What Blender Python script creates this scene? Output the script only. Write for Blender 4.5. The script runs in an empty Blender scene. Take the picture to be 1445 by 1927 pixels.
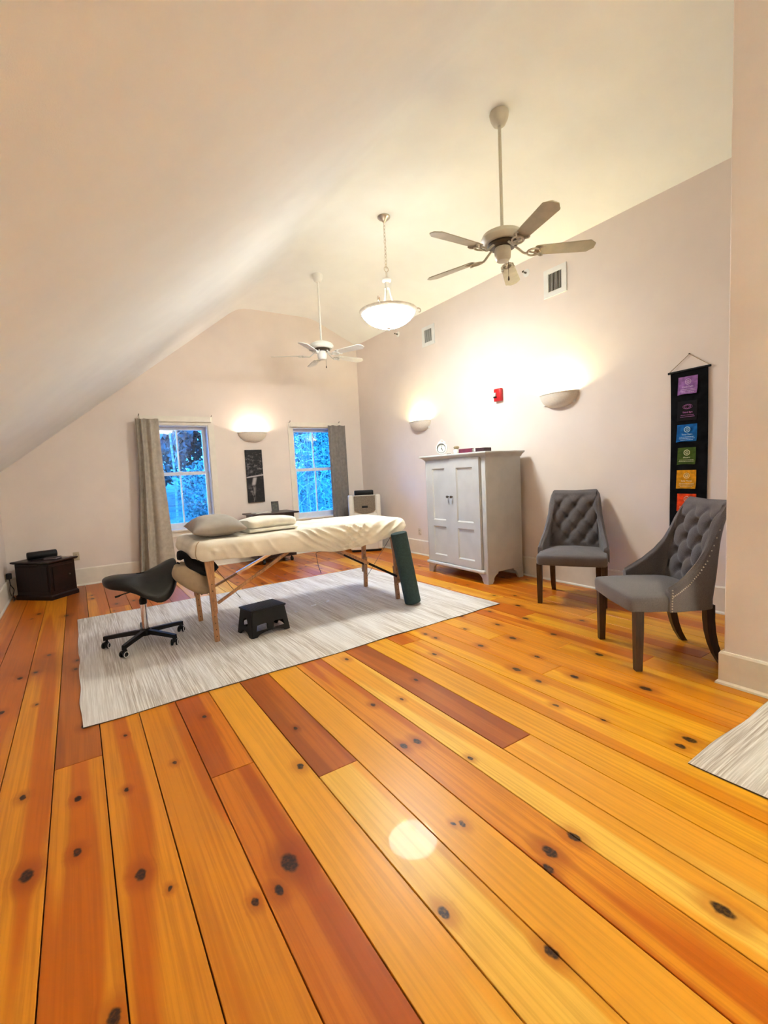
import bpy, bmesh, math, random
from mathutils import Vector, Matrix, noise, geometry

# ------------------------------------------------------------------ camera, world, exposure
S = bpy.context.scene
COL = S.collection
PI = math.pi
CAM_F = 878.8                      # focal length in pixels of the 1445x1927 frame
YAW, PITCH, ROLL = 0.579512488, -0.0867958295, -0.0492052967
EYE = Vector((0, 0, 1.35))
def _basis():
    cy, sy, cp, sp = math.cos(YAW), math.sin(YAW), math.cos(PITCH), math.sin(PITCH)
    f = Vector((sy*cp, cy*cp, sp)); r = Vector((cy, -sy, 0)); u = r.cross(f)
    cr, sr = math.cos(ROLL), math.sin(ROLL)
    return cr*r + sr*u, -sr*r + cr*u, f
CR, CU, CF = _basis()
cd = bpy.data.cameras.new('camera'); cam = bpy.data.objects.new('camera', cd); COL.objects.link(cam)
cd.sensor_fit = 'VERTICAL'; cd.sensor_height = 36.0; cd.lens = 36.0*CAM_F/1927.0
cd.clip_start = .02; cd.clip_end = 200
cam.matrix_world = Matrix(((CR.x, CU.x, -CF.x, EYE.x), (CR.y, CU.y, -CF.y, EYE.y), (CR.z, CU.z, -CF.z, EYE.z), (0, 0, 0, 1)))
S.camera = cam

world = bpy.data.worlds.new('dusk'); S.world = world; world.use_nodes = True
wb = world.node_tree.nodes['Background']
wb.inputs['Color'].default_value = (.03, .31, 1.0, 1); wb.inputs['Strength'].default_value = 3.3

S.view_settings.view_transform = 'Standard'; S.view_settings.look = 'None'
S.view_settings.gamma = 1; S.view_settings.use_curve_mapping = False
S.view_settings.exposure = 2.9

PENDANT_BULB = .9
PENDANT_GLOW = 13.5
ADDED_SCONCE_W = 72.0  # power of each unseen sconce added behind the camera as fill light
SCONCE_W = (2.2, 3.6, 4.2)

# ------------------------------------------------------------------ helpers
class MB:
    """collects polygons; build() links them as one mesh object"""
    def __init__(s): s.v, s.f, s.m = [], [], []
    def add(s, verts, faces, mi=0, M=None):
        n = len(s.v)
        s.v += [tuple(M @ Vector(p)) if M is not None else tuple(p) for p in verts]
        s.f += [tuple(i+n for i in f) for f in faces]; s.m += [mi]*len(faces)
        return s
    def box(s, lo, hi, mi=0, M=None):
        (a, b, c), (d, e, f) = lo, hi
        return s.add([(a,b,c),(d,b,c),(d,e,c),(a,e,c),(a,b,f),(d,b,f),(d,e,f),(a,e,f)],
                     [(3,2,1,0),(4,5,6,7),(0,1,5,4),(1,2,6,5),(2,3,7,6),(3,0,4,7)], mi, M)
    def rbox(s, lo, hi, r=.01, seg=2, mi=0, M=None, fn=None):
        bm = bmesh.new(); bmesh.ops.create_cube(bm, size=1)
        for v in bm.verts:
            v.co = Vector([(lo[i]+hi[i])/2 + v.co[i]*(hi[i]-lo[i]) for i in range(3)])
        r = min(r, min(hi[i]-lo[i] for i in range(3))*.49)
        bmesh.ops.bevel(bm, geom=bm.edges[:], offset=r, segments=seg, affect='EDGES', profile=.5)
        if fn:
            for v in bm.verts: v.co = fn(v.co)
        bm.verts.index_update()
        s.add([v.co.copy() for v in bm.verts], [[v.index for v in f.verts] for f in bm.faces], mi, M); bm.free()
        return s
    def ring(s, loops, closed=True, cap0=True, cap1=True, mi=0, M=None):
        n = len(loops[0]); V = [p for L in loops for p in L]; F = []
        for a in range(len(loops)-1):
            for i in range(n if closed else n-1):
                j = (i+1) % n
                F.append((a*n+i, a*n+j, (a+1)*n+j, (a+1)*n+i))
        if cap0: F.append(tuple(reversed(range(n))))
        if cap1: F.append(tuple((len(loops)-1)*n+i for i in range(n)))
        return s.add(V, F, mi, M)
    def cyl(s, p0, p1, r0, r1=None, n=16, mi=0, cap=True, M=None):
        r1 = r0 if r1 is None else r1
        p0, p1 = Vector(p0), Vector(p1); d = (p1-p0).normalized()
        a = d.orthogonal().normalized(); b = d.cross(a)
        L = [[p + (a*math.cos(2*PI*i/n) + b*math.sin(2*PI*i/n))*r for i in range(n)] for p, r in ((p0, r0), (p1, r1))]
        return s.ring(L, True, cap, cap, mi, M)
    def lathe(s, prof, n=32, mi=0, M=None, a0=0, a1=2*PI, caps=True):
        full = abs(a1-a0-2*PI) < 1e-6
        m = n if full else n+1
        L = [[(r*math.cos(a0+(a1-a0)*i/n), r*math.sin(a0+(a1-a0)*i/n), z) for i in range(m)] for r, z in prof]
        return s.ring(L, full, caps and full and prof[0][0] > 1e-5, caps and full and prof[-1][0] > 1e-5, mi, M)
    def tube(s, pts, r, n=10, mi=0, M=None, cap=True):
        pts = [Vector(p) for p in pts]; rs = r if isinstance(r, (list, tuple)) else [r]*len(pts)
        L = []; a = None
        for i, p in enumerate(pts):
            d = (pts[min(i+1, len(pts)-1)] - pts[max(i-1, 0)]).normalized()
            a = d.orthogonal().normalized() if a is None else (a - d*a.dot(d)).normalized()
            b = d.cross(a)
            L.append([p + (a*math.cos(2*PI*k/n) + b*math.sin(2*PI*k/n))*rs[i] for k in range(n)])
        return s.ring(L, True, cap, cap, mi, M)
    def torus(s, R, r, n=24, k=8, M=None, mi=0):
        V = [((R+r*math.cos(2*PI*j/k))*math.cos(2*PI*i/n), (R+r*math.cos(2*PI*j/k))*math.sin(2*PI*i/n), r*math.sin(2*PI*j/k)) for i in range(n) for j in range(k)]
        F = [(i*k+j, ((i+1) % n)*k+j, ((i+1) % n)*k+(j+1) % k, i*k+(j+1) % k) for i in range(n) for j in range(k)]
        return s.add(V, F, mi, M)
    def prism(s, outer, holes=(), depth=.02, mi=0, M=None):
        """outline in XY (with holes) extruded along +Z"""
        loops = [list(outer)] + [list(h) for h in holes]
        V2 = [Vector((p[0], p[1], 0)) for L in loops for p in L]
        tr = geometry.tessellate_polygon([[Vector((p[0], p[1], 0)) for p in L] for L in loops])
        n = len(V2); V = [(p.x, p.y, 0) for p in V2] + [(p.x, p.y, depth) for p in V2]; F = []
        for t in tr:
            a, b, c = [V2[i] for i in t]
            if (b-a).cross(c-a).z < 0: t = (t[0], t[2], t[1])
            F.append((t[2], t[1], t[0])); F.append(tuple(i+n for i in t))
        o = 0
        for L in loops:
            k = len(L)
            for i in range(k): F.append((o+i, o+(i+1) % k, n+o+(i+1) % k, n+o+i))
            o += k
        return s.add(V, F, mi, M)
    def grid(s, fn, nu, nv, mi=0, closed_u=False, M=None):
        m = nu if closed_u else nu+1
        V = [fn(i/nu, j/nv) for j in range(nv+1) for i in range(m)]
        F = [(j*m+i, j*m+(i+1) % m, (j+1)*m+(i+1) % m, (j+1)*m+i) for j in range(nv) for i in range(nu)]
        return s.add(V, F, mi, M)
    def build(s, name, mats, parent=None, loc=None, smooth=35, normals=True):
        me = bpy.data.meshes.new(name)
        o = loc if loc is not None else (0, 0, 0)
        me.from_pydata([(p[0]-o[0], p[1]-o[1], p[2]-o[2]) for p in s.v], [], s.f)
        for m in (mats if isinstance(mats, (list, tuple)) else [mats]): me.materials.append(m)
        me.polygons.foreach_set('material_index', s.m)
        if normals:
            bm = bmesh.new(); bm.from_mesh(me); bmesh.ops.recalc_face_normals(bm, faces=bm.faces); bm.to_mesh(me); bm.free()
        if smooth:
            me.polygons.foreach_set('use_smooth', [True]*len(me.polygons))
            me.set_sharp_from_angle(angle=math.radians(smooth))
        me.update()
        ob = bpy.data.objects.new(name, me); COL.objects.link(ob)
        ob.location = o
        if parent is not None: ob.parent = parent
        return ob

def tag(o, label, cat, group=None):
    o['label'] = label; o['category'] = cat
    if group: o['group'] = group
    return o
def thing(name, label, cat, loc=(0, 0, 0), rz=0, group=None):
    o = bpy.data.objects.new(name, None); COL.objects.link(o); o.empty_display_size = .1
    o.location = loc; o.rotation_euler = (0, 0, rz)
    return tag(o, label, cat, group)
def struct_empty(name):
    o = bpy.data.objects.new(name, None); COL.objects.link(o); o['kind'] = 'structure'; return o
def struct(o): o['kind'] = 'structure'; return o
def stuff(o): o['kind'] = 'stuff'; return o
def copy_tree(o, loc, rz, label=None):
    def cp(x, par):
        c = x.copy(); COL.objects.link(c)
        if par is not None: c.parent = par
        for ch in kids.get(x, []): cp(ch, c)
        return c
    kids = {}
    for x in bpy.data.objects:
        if x.parent: kids.setdefault(x.parent, []).append(x)
    r = cp(o, None); r.location = loc; r.rotation_euler = (0, 0, rz)
    if label: r['label'] = label
    return r
def T(*p): return Matrix.Translation(p)
def RX(a): return Matrix.Rotation(a, 4, 'X')
def RY(a): return Matrix.Rotation(a, 4, 'Y')
def RZ(a): return Matrix.Rotation(a, 4, 'Z')
def lerp(a, b, t): return a+(b-a)*t
def sstep(a, b, x):
    t = max(0, min(1, (x-a)/(b-a))); return t*t*(3-2*t)
def interp(tab, x):
    if x <= tab[0][0]: return tab[0][1]
    for (a, b), (c, d) in zip(tab, tab[1:]):
        if x <= c: return b+(d-b)*(x-a)/(c-a)
    return tab[-1][1]
def catmull(pts, n=8):
    P = [Vector(p) for p in pts]; out = []
    for i in range(len(P)-1):
        a, b, c, d = P[max(i-1, 0)], P[i], P[i+1], P[min(i+2, len(P)-1)]
        for k in range(n):
            t = k/n
            out.append(.5*((2*b)+(c-a)*t+(2*a-5*b+4*c-d)*t*t+(3*b-a-3*c+d)*t**3))
    return out+[P[-1]]

# ------------------------------------------------------------------ materials
def srgb(r, g, b):
    f = lambda c: (c/255/12.92) if c/255 <= .04045 else ((c/255+.055)/1.055)**2.4
    return (f(r), f(g), f(b))
class NT:
    def __init__(s, name):
        s.mat = bpy.data.materials.new(name); s.mat.use_nodes = True
        s.t = s.mat.node_tree; s.n = s.t.nodes; s.n.clear()
        s.out = s.n.new('ShaderNodeOutputMaterial')
    def node(s, typ, **kw):
        nd = s.n.new(typ)
        for k, v in kw.items():
            if k.startswith('_'): setattr(nd, k[1:], v)
        return nd
    def link(s, a, b): s.t.links.new(a, b)
    def put(s, sock, val):
        if hasattr(val, 'is_output'): s.link(val, sock)
        elif isinstance(val, (tuple, list)) and len(val) == 3 and sock.type == 'RGBA': sock.default_value = (*val, 1)
        else: sock.default_value = val
    def math(s, op, a, b=None, c=None, clamp=False):
        nd = s.n.new('ShaderNodeMath'); nd.operation = op; nd.use_clamp = clamp
        for i, x in enumerate((a, b, c)):
            if x is not None: s.put(nd.inputs[i], x)
        return nd.outputs[0]
    def vmath(s, op, a, b=None):
        nd = s.n.new('ShaderNodeVectorMath'); nd.operation = op
        s.put(nd.inputs[0], a)
        if b is not None: s.put(nd.inputs[1], b)
        return nd.outputs['Value'] if op in ('LENGTH', 'DISTANCE', 'DOT_PRODUCT') else nd.outputs[0]
    def maprange(s, v, a, b, c=0., d=1., smooth=True):
        nd = s.n.new('ShaderNodeMapRange'); nd.interpolation_type = 'SMOOTHSTEP' if smooth else 'LINEAR'
        s.put(nd.inputs['Value'], v)
        for k, x in (('From Min', a), ('From Max', b), ('To Min', c), ('To Max', d)): s.put(nd.inputs[k], x)
        return nd.outputs[0]
    def mix(s, fac, a, b, typ='MIX'):
        nd = s.n.new('ShaderNodeMix'); nd.data_type = 'RGBA'; nd.blend_type = typ
        s.put(nd.inputs[0], fac); s.put(nd.inputs[6], a); s.put(nd.inputs[7], b)
        return nd.outputs[2]
    def obj(s): return s.n.new('ShaderNodeTexCoord').outputs['Object']
    def mapping(s, vec, scale=(1, 1, 1), loc=(0, 0, 0)):
        nd = s.n.new('ShaderNodeMapping'); s.put(nd.inputs['Vector'], vec)
        nd.inputs['Scale'].default_value = scale; nd.inputs['Location'].default_value = loc
        return nd.outputs[0]
    def noise(s, vec, scale, detail=3, rough=.5, dist=0):
        nd = s.n.new('ShaderNodeTexNoise'); s.put(nd.inputs['Vector'], vec)
        nd.inputs['Scale'].default_value = scale; nd.inputs['Detail'].default_value = detail
        nd.inputs['Roughness'].default_value = rough; nd.inputs['Distortion'].default_value = dist
        return nd.outputs['Fac']
    def bsdf(s, col, rough=.5, metal=0, spec=.5, bump=None, bstr=.2, bdist=.01, coat=0, sheen=0):
        b = s.n.new('ShaderNodeBsdfPrincipled')
        s.put(b.inputs['Base Color'], col); s.put(b.inputs['Roughness'], rough)
        b.inputs['Metallic'].default_value = metal; b.inputs['Specular IOR Level'].default_value = spec
        b.inputs['Coat Weight'].default_value = coat; b.inputs['Sheen Weight'].default_value = sheen
        if bump is not None:
            bn = s.n.new('ShaderNodeBump'); bn.inputs['Strength'].default_value = bstr; bn.inputs['Distance'].default_value = bdist
            s.link(bump, bn.inputs['Height']); s.link(bn.outputs[0], b.inputs['Normal'])
        s.link(b.outputs[0], s.out.inputs['Surface'])
        return s.mat
def mat(name, c, rough=.5, metal=0, var=.08, vs=12, bump=0, bs=120, spec=.5, coat=0, sheen=0, stretch=(1, 1, 1), bdist=.004):
    t = NT(name); o = t.mapping(t.obj(), stretch)
    f = t.noise(o, vs, 4)
    c2 = tuple(x*(1-2*var) for x in c); c1 = tuple(min(1, x*(1+var)) for x in c)
    col = t.mix(t.maprange(f, .3, .7), c2, c1)
    return t.bsdf(col, rough, metal, spec, t.noise(o, bs, 3) if bump else None, bump, bdist, coat, sheen)

M_wall = mat('wall_paint', (.81, .715, .645), .75, var=.012, vs=3, bump=.12, bs=260, spec=.25)
M_ceil = mat('ceiling_paint', (.88, .895, .87), .8, var=.01, vs=3, bump=.1, bs=260, spec=.2)
M_trim = mat('trim_paint', (.80, .74, .64), .45, var=.02)
M_wtrim = mat('window_white', (.80, .80, .80), .4, var=.02)
M_white = mat('white_enamel', (.80, .79, .75), .4, var=.02)
M_fan = mat('fan_cream', (.52, .48, .38), .45, var=.03)
M_fanblade = mat('blade_cream', (.44, .40, .29), .45, var=.05, stretch=(1, 1, 1))
M_fan2 = mat('fan_white', (.80, .79, .74), .45, var=.02)
M_nickel = mat('brushed_nickel', (.62, .56, .48), .3, metal=1, var=.05)
M_chrome = mat('chrome', (.75, .70, .68), .15, metal=1, var=.03)
M_bronze = mat('dark_bronze', (.10, .08, .06), .4, metal=.8)
M_black = mat('black_plastic', (.005, .005, .0055), .5, var=.2, bump=.05, spec=.3)
M_blackvinyl = mat('black_vinyl', (.006, .006, .0062), .40, var=.2, vs=20, bump=.25, bs=180, spec=.35)
M_blackfab = mat('black_fabric', (.008, .008, .009), .85, var=.3, bump=.2, spec=.2)
M_dark = mat('dark_interior', (.012, .011, .010), .9, spec=.1)
M_espresso = mat('espresso_wood', (.030, .012, .009), .38, var=.3, vs=8, stretch=(1, 1, 8))
M_cherry = mat('dark_cherry_wood', (.010, .002, .0018), .4, var=.3, vs=8, stretch=(6, 1, 1), spec=.3)
M_legwood = mat('walnut_leg', (.045, .022, .014), .4, var=.25, vs=10, stretch=(8, 8, 1))
M_beech = mat('beech_wood', (.42, .20, .085), .4, var=.15, vs=14, stretch=(8, 8, 1))
M_sheet = mat('cream_cotton', (.82, .75, .62), .8, var=.06, vs=4, bump=.25, bs=150, spec=.2, sheen=.1)
M_blanket = mat('cream_blanket', (.86, .82, .71), .9, var=.05, bump=.5, bs=220, spec=.1, sheen=.2)
M_pillow = mat('taupe_cotton', (.40, .36, .315), .85, var=.06, vs=6, bump=.25, bs=180, spec=.2)
M_cradle = mat('tan_cover', (.42, .32, .21), .85, var=.08, vs=8, bump=.3, spec=.2)
M_roller = mat('green_grey_foam', (.026, .050, .050), .75, var=.10, vs=60, bump=.4, bs=160, spec=.3)
M_curtA = mat('taupe_curtain', (.44, .39, .32), .85, var=.06, vs=20, bump=.25, bs=300, spec=.15, sheen=.1)
M_curtB = mat('grey_curtain', (.25, .225, .205), .85, var=.06, vs=20, bump=.25, bs=300, spec=.15, sheen=.1)
M_sconce = mat('sconce_plaster', (.76, .68, .57), .6, var=.03, vs=60, bump=.1, bs=90)
M_arm = mat('armoire_grey', (.53, .52, .485), .5, var=.03, vs=6, bump=.05)
M_red = mat('alarm_red', (.55, .008, .01), .35, var=.05)
M_burg = mat('burgundy_cover', (.16, .012, .03), .5, var=.1)
M_page = mat('paper_pages', (.70, .66, .60), .8)
M_ivory = mat('ivory_plate', (.50, .42, .29), .4)
M_almond = mat('almond_plate', (.70, .60, .50), .4)
M_acwhite = mat('warm_white_plastic', (.72, .67, .57), .4, var=.02)
M_acgrey = mat('metallic_taupe', (.20, .165, .12), .45, metal=.3, var=.1, vs=50)
M_glassjar = mat('frosted_jar', (.75, .72, .64), .25)
M_rope = mat('jute_cord', (.42, .30, .17), .9)
M_banner = mat('black_banner', (.006, .006, .007), .9, var=.3, bump=.2, spec=.1)
M_grille = mat('sash_white', (.75, .78, .82), .4, var=.02)

def fabric_mat(name, c):
    t = NT(name); o = t.obj()
    a = t.noise(t.mapping(o, (1, 1, 1)), 420, 2, .6); b = t.noise(o, 9, 3)
    col = t.mix(t.maprange(a, .3, .7), tuple(x*.62 for x in c), tuple(min(1, x*1.35) for x in c))
    col = t.mix(t.maprange(b, .3, .7, 0, .25), col, tuple(x*.75 for x in c))
    return t.bsdf(col, .9, 0, .15, a, .5, .002, 0, .25)
M_chair = fabric_mat('grey_tweed', (.145, .128, .127))

def rug_mat(name, axis):
    t = NT(name); o = t.obj()
    sc = (85, 1.3, 1) if axis == 'y' else (1.3, 85, 1)
    sc2 = (150, 3.0, 1) if axis == 'y' else (3.0, 150, 1)
    sc3 = (7, .5, 1) if axis == 'y' else (.5, 7, 1)
    n1 = t.noise(t.mapping(o, sc), 1.0, 4, .6); n2 = t.noise(t.mapping(o, sc2), 1.0, 3, .6)
    n3 = t.noise(t.mapping(o, sc3), 1.0, 2, .5); w = t.noise(o, 330, 2)
    c = t.mix(t.maprange(n1, .36, .64), (.62, .55, .49), (.86, .83, .79))
    c = t.mix(t.maprange(n2, .40, .62), t.mix(1., c, (.66, .62, .58), 'MULTIPLY'), c)
    c = t.mix(t.maprange(n3, .42, .66, 0, .55), c, (.82, .79, .75))
    c = t.mix(t.maprange(n2, .60, .74, 0, .75), c, (.80, .78, .73))
    return t.bsdf(c, .95, 0, .1, w, .6, .004, 0, .1)
M_rug = rug_mat('heathered_rug', 'y'); M_rug2 = rug_mat('pale_heathered_rug', 'x')
M_rugedge = mat('rug_edge', (.12, .09, .06), .9)

def glass_mat(name, refl=.95, tint=(.97, .98, 1)):
    t = NT(name)
    tr = t.node('ShaderNodeBsdfTransparent'); tr.inputs[0].default_value = (*tint, 1)
    gl = t.node('ShaderNodeBsdfGlossy'); gl.inputs['Roughness'].default_value = .01
    fr = t.node('ShaderNodeFresnel'); fr.inputs[0].default_value = 1.5
    f = t.math('MULTIPLY', fr.outputs[0], refl, clamp=True)
    mx = t.node('ShaderNodeMixShader'); t.link(f, mx.inputs[0]); t.link(tr.outputs[0], mx.inputs[1]); t.link(gl.outputs[0], mx.inputs[2])
    n = t.noise(t.obj(), 3, 2); bn = t.node('ShaderNodeBump'); bn.inputs['Strength'].default_value = .02; bn.inputs['Distance'].default_value = .01
    t.link(n, bn.inputs['Height']); t.link(bn.outputs[0], gl.inputs['Normal'])
    t.link(mx.outputs[0], t.out.inputs['Surface']); return t.mat
M_glass = glass_mat('window_glass')

def glow_mat(name, c, strength):
    t = NT(name)
    n = t.noise(t.obj(), 12, 2)
    col = t.mix(t.maprange(n, .3, .7), tuple(x*.94 for x in c), c)
    b = t.node('ShaderNodeBsdfPrincipled'); t.link(col, b.inputs['Base Color']); b.inputs['Roughness'].default_value = .35
    t.link(col, b.inputs['Emission Color']); b.inputs['Emission Strength'].default_value = strength
    t.link(b.outputs[0], t.out.inputs['Surface']); return t.mat

# ------------------------------------------------------------------ room shell
XL, XR, YF, YB = -.815, 4.503, 7.55, -3.2
ZC = 4.035
# ceiling cross-section: left slope, flat, right slope, soft corners
prof = [(-.95, 1.431)]
def arc(p0, p1, p2, n=10):
    return [(lerp(lerp(p0[0], p1[0], t), lerp(p1[0], p2[0], t), t), lerp(lerp(p0[1], p1[1], t), lerp(p1[1], p2[1], t), t)) for t in [i/n for i in range(n+1)]]
kS, kR = (ZC-1.54)/(2.385+.81), (ZC-3.66)/(XR-3.635)
prof += [(-.81, 1.54), (.8, 1.54+1.61*kS)]
prof += arc((2.385-.16, ZC-.16*kS), (2.385, ZC), (2.385+.18, ZC))
prof += arc((3.635-.14, ZC), (3.635, ZC), (3.635+.14, ZC-.14*kR))
prof += [(XR, 3.66), (XR+.14, 3.66-.14*kR)]
b = MB()
def shell(profile, th, y0, y1):
    up = [(x, z+th) for x, z in profile]
    L0 = [(x, y0, z) for x, z in profile]+[(x, y0, z) for x, z in reversed(up)]
    ys = [y0+(y1-y0)*i/12 for i in range(13)]
    return [[(p[0], y, p[2]) for p in L0] for y in ys]
b.ring(shell(prof, .15, YB-.15, YF+.2))
ceiling = struct(b.build('ceiling', M_ceil, smooth=50))

def wall_grid(name, xs, zs, holes, y0, y1, mats, swap=False):
    """wall in XZ with rectangular openings (cells listed in holes), from y0 to y1, one welded mesh"""
    nx, nz = len(xs), len(zs); b = MB()
    solid = lambda i, j: 0 <= i < nx-1 and 0 <= j < nz-1 and (i, j) not in holes
    idx = lambda i, j, k: (k*nz+j)*nx+i
    V = [(x, y, z) for y in (y0, y1) for z in zs for x in xs]; F = []
    for i in range(nx-1):
        for j in range(nz-1):
            if not solid(i, j): continue
            F.append((idx(i, j, 0), idx(i+1, j, 0), idx(i+1, j+1, 0), idx(i, j+1, 0)))
            F.append((idx(i, j, 1), idx(i, j+1, 1), idx(i+1, j+1, 1), idx(i+1, j, 1)))
            for di, dj, e in ((-1, 0, ((i, j), (i, j+1))), (1, 0, ((i+1, j), (i+1, j+1))), (0, -1, ((i, j), (i+1, j))), (0, 1, ((i, j+1), (i+1, j+1)))):
                if not solid(i+di, j+dj):
                    (a, c), (d, f) = e
                    F.append((idx(a, c, 0), idx(d, f, 0), idx(d, f, 1), idx(a, c, 1)))
    b.add(V, F); return struct(b.build(name, mats, smooth=0))
W1 = (.915, 1.775, .62, 2.185); W2 = (3.165, 4.005, .60, 2.165)
wall_grid('wall_far', [-1.0, W1[0], W1[1], W2[0], W2[1], 4.7], [-.05, .60, .62, 2.165, 2.185, 4.2],
          {(1, 2), (1, 3), (3, 1), (3, 2)}, YF, YF+.2, M_wall)
struct(MB().box((XR, YB-.15, -.05), (XR+.15, YF+.1, 4.0)).build('wall_right', M_wall, smooth=0))
struct(MB().box((XL-.15, YB-.15, -.05), (XL, YF+.1, 1.62)).build('wall_left', M_wall, smooth=0))
struct(MB().box((XL-.15, YB-.15, -.05), (XR+.15, YB, 4.2)).build('wall_near', M_wall, smooth=0))
PX, PY = 3.103, 1.156
struct(MB().rbox((PX, YB-.1, -.02), (XR+.1, PY, 4.2), .006, 1).build('wall_partition', M_wall))

# baseboards: tall flat board, small cap, shoe moulding
def baseboard(name, p0, p1, nrm, H=.235):
    """runs from p0 to p1 (xy) on a wall whose inward normal is nrm"""
    sec = [(0, 0), (.034, 0), (.032, .012), (.020, .022), (.020, H-.012), (.014, H), (0, H)]
    d = Vector((p1[0]-p0[0], p1[1]-p0[1], 0)).normalized(); n = Vector((*nrm, 0))
    L = [[Vector((*p, 0)) + n*a + Vector((0, 0, c+.001)) for a, c in sec] for p in (p0, p1)]
    return struct(MB().ring(L).build(name, M_trim, smooth=25))
baseboard('baseboard_far', (XL, YF), (XR, YF), (0, -1))
baseboard('baseboard_right', (XR, YF), (XR, PY), (-1, 0))
baseboard('baseboard_left', (XL, YB), (XL, YF), (1, 0))
sec = [(0, 0), (.034, 0), (.032, .012), (.020, .022), (.020, .183), (.014, .195), (0, .195)]
L = []
for y, x, sx, sy in ((YB, PX, 1, 0), (PY, PX, 1, 1), (PY, XR, 0, 1)):
    L.append([(x-a*sx, y+a*sy, c+.001) for a, c in sec])
struct(MB().ring(L).build('baseboard_partition', M_trim, smooth=25))

# ------------------------------------------------------------------ plank floor
floor = struct(MB().box((XL-.1, YB-.1, -.10), (XR+.1, YF+.1, -.022)).build('floor', mat('subfloor', (.02, .01, .006), .9), smooth=0))
TONES = {  # heartwood, sapwood
    'dark': (srgb(160, 82, 24), srgb(186, 102, 32)),
    'red':  (srgb(176, 84, 14), srgb(208, 120, 28)),
    'mid':  (srgb(194, 100, 12), srgb(222, 144, 34)),
    'lite': (srgb(230, 160, 46), srgb(244, 194, 82)),
    'gold': (srgb(214, 134, 20), srgb(234, 168, 40)),
}
def plank_mat(tone, knots, seed, sap):
    t = NT('plank_pine'); o = t.obj()
    xyz = t.node('ShaderNodeSeparateXYZ'); t.link(o, xyz.inputs[0])
    X, Y = xyz.outputs[0], xyz.outputs[1]
    km = hal = sx = None
    wob = t.maprange(t.noise(o, 38, 2), 0, 1, -.009, .009, False)
    for kx, ky, r in knots:
        dx = t.math('ADD', t.math('SUBTRACT', X, kx), wob); dy = t.math('MULTIPLY', t.math('SUBTRACT', Y, ky), .62)
        d = t.math('SQRT', t.math('ADD', t.math('MULTIPLY', dx, dx), t.math('MULTIPLY', dy, dy)))
        k = t.maprange(d, r*1.25, r*.75); h = t.maprange(d, r*4.2, r*.8)
        w = t.math('MULTIPLY', dx, t.math('MULTIPLY', h, -.55))
        km = k if km is None else t.math('MAXIMUM', km, k); hal = h if hal is None else t.math('MAXIMUM', hal, h)
        sx = w if sx is None else t.math('ADD', sx, w)
    if sx is not None: X = t.math('ADD', X, sx)
    cv = t.node('ShaderNodeCombineXYZ'); t.link(X, cv.inputs[0]); t.link(Y, cv.inputs[1]); cv.inputs[2].default_value = seed*7.31
    P = cv.outputs[0]
    big = t.noise(t.mapping(P, (7, .36, 1)), 1, 1, .4)
    fine = t.noise(t.mapping(P, (70, 1.3, 1)), 1, 4, .6)
    cloud = t.noise(t.mapping(P, (6, .45, 1)), 1, 1)
    heart, lt = TONES[tone]
    m = t.maprange(big, sap-.035, sap+.035)
    c = t.mix(m, heart, lt)
    c = t.mix(t.maprange(fine, .38, .68, 0, .38), c, tuple(x*.60 for x in heart))
    c = t.mix(t.maprange(cloud, .35, .7, 0, .3), c, tuple(x*.78 for x in heart))
    if km is not None:
        c = t.mix(t.math('MULTIPLY', hal, .62), c, tuple(x*y for x, y in zip(heart, (.55, .36, .25))))
        c = t.mix(t.math('MULTIPLY', km, t.maprange(t.noise(o, 90, 2), .3, .6, .78, .97)), c, (.013, .004, .003))
    return t.bsdf(c, .33, 0, .27, t.noise(t.mapping(P, (55, 3, 1)), 1, 3), .05, .004, .06)
KN = [(-.314,2.529,.013),(-.111,2.366,.013),(-.264,1.997,.020),(-.115,2.012,.014),(.069,1.756,.017),(.509,1.493,.027),(.439,1.41,.014),
      (.361,1.415,.011),(-.038,1.31,.016),(.758,1.977,.014),(1.267,.986,.018),(1.39,.977,.016),(1.205,.946,.013),(1.494,.55,.020),
      (2.341,1.009,.020),(2.255,1.011,.015),(1.114,1.264,.011),(1.085,1.285,.007),(.821,1.032,.014),(.986,.768,.014),(1.42,1.54,.010),
      (1.309,1.801,.016),(1.233,1.809,.015),(.144,1.634,.007),(2.694,1.397,.022),(2.191,1.355,.009),(2.13,1.6,.012),(2.3,1.85,.014),
      (2.52,1.75,.018),(2.6,2.1,.014),(2.45,2.5,.016),(2.75,2.45,.020),(3.05,2.3,.017),(2.9,2.75,.015),(3.2,2.7,.020),(3.3,3.2,.016),
      (3.45,3.0,.018),(3.55,3.4,.014),(3.12,3.05,.013),(2.62,2.85,.012),(2.3,2.85,.012),(3.7,3.25,.014),(3.5,2.35,.015),(2.95,1.85,.018),(3.25,1.75,.012),
      (-.45,6.2,.02),(-.2,5.9,.022),(.05,6.55,.02),(.27,6.05,.018),(-.66,4.9,.016),(-.3,4.6,.014),(-.12,4.1,.012),(-.5,3.6,.016),(2.33,2.05,.02),(2.08,2.6,.014),(1.72,2.35,.012),(1.5,2.2,.010),
      (.28,2.38,.009),(.07,2.3,.01),(.5,2.75,.011),(.87,2.3,.01),(1.33,2.25,.012)]
JOINTS = {-2: [.2], -1: [2.68], 0: [4.3], 1: [5.9], 2: [2.147], 3: [.1, 4.1], 4: [1.853], 5: [3.9], 6: [-.4, 3.6], 7: [3.2], 8: [1.50, 5.71], 9: [-.2, 5.71],
          10: [2.9, 5.71], 11: [-.1, 3.4, 5.71], 12: [1.9, 5.71], 13: [.3, 2.55, 5.71], 14: [2.1, 5.71], 15: [1.6, 3.7, 5.71], 16: [2.75, 5.71], 17: [1.4, 3.3], 18: [2.4], 19: [3.0]}
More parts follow.
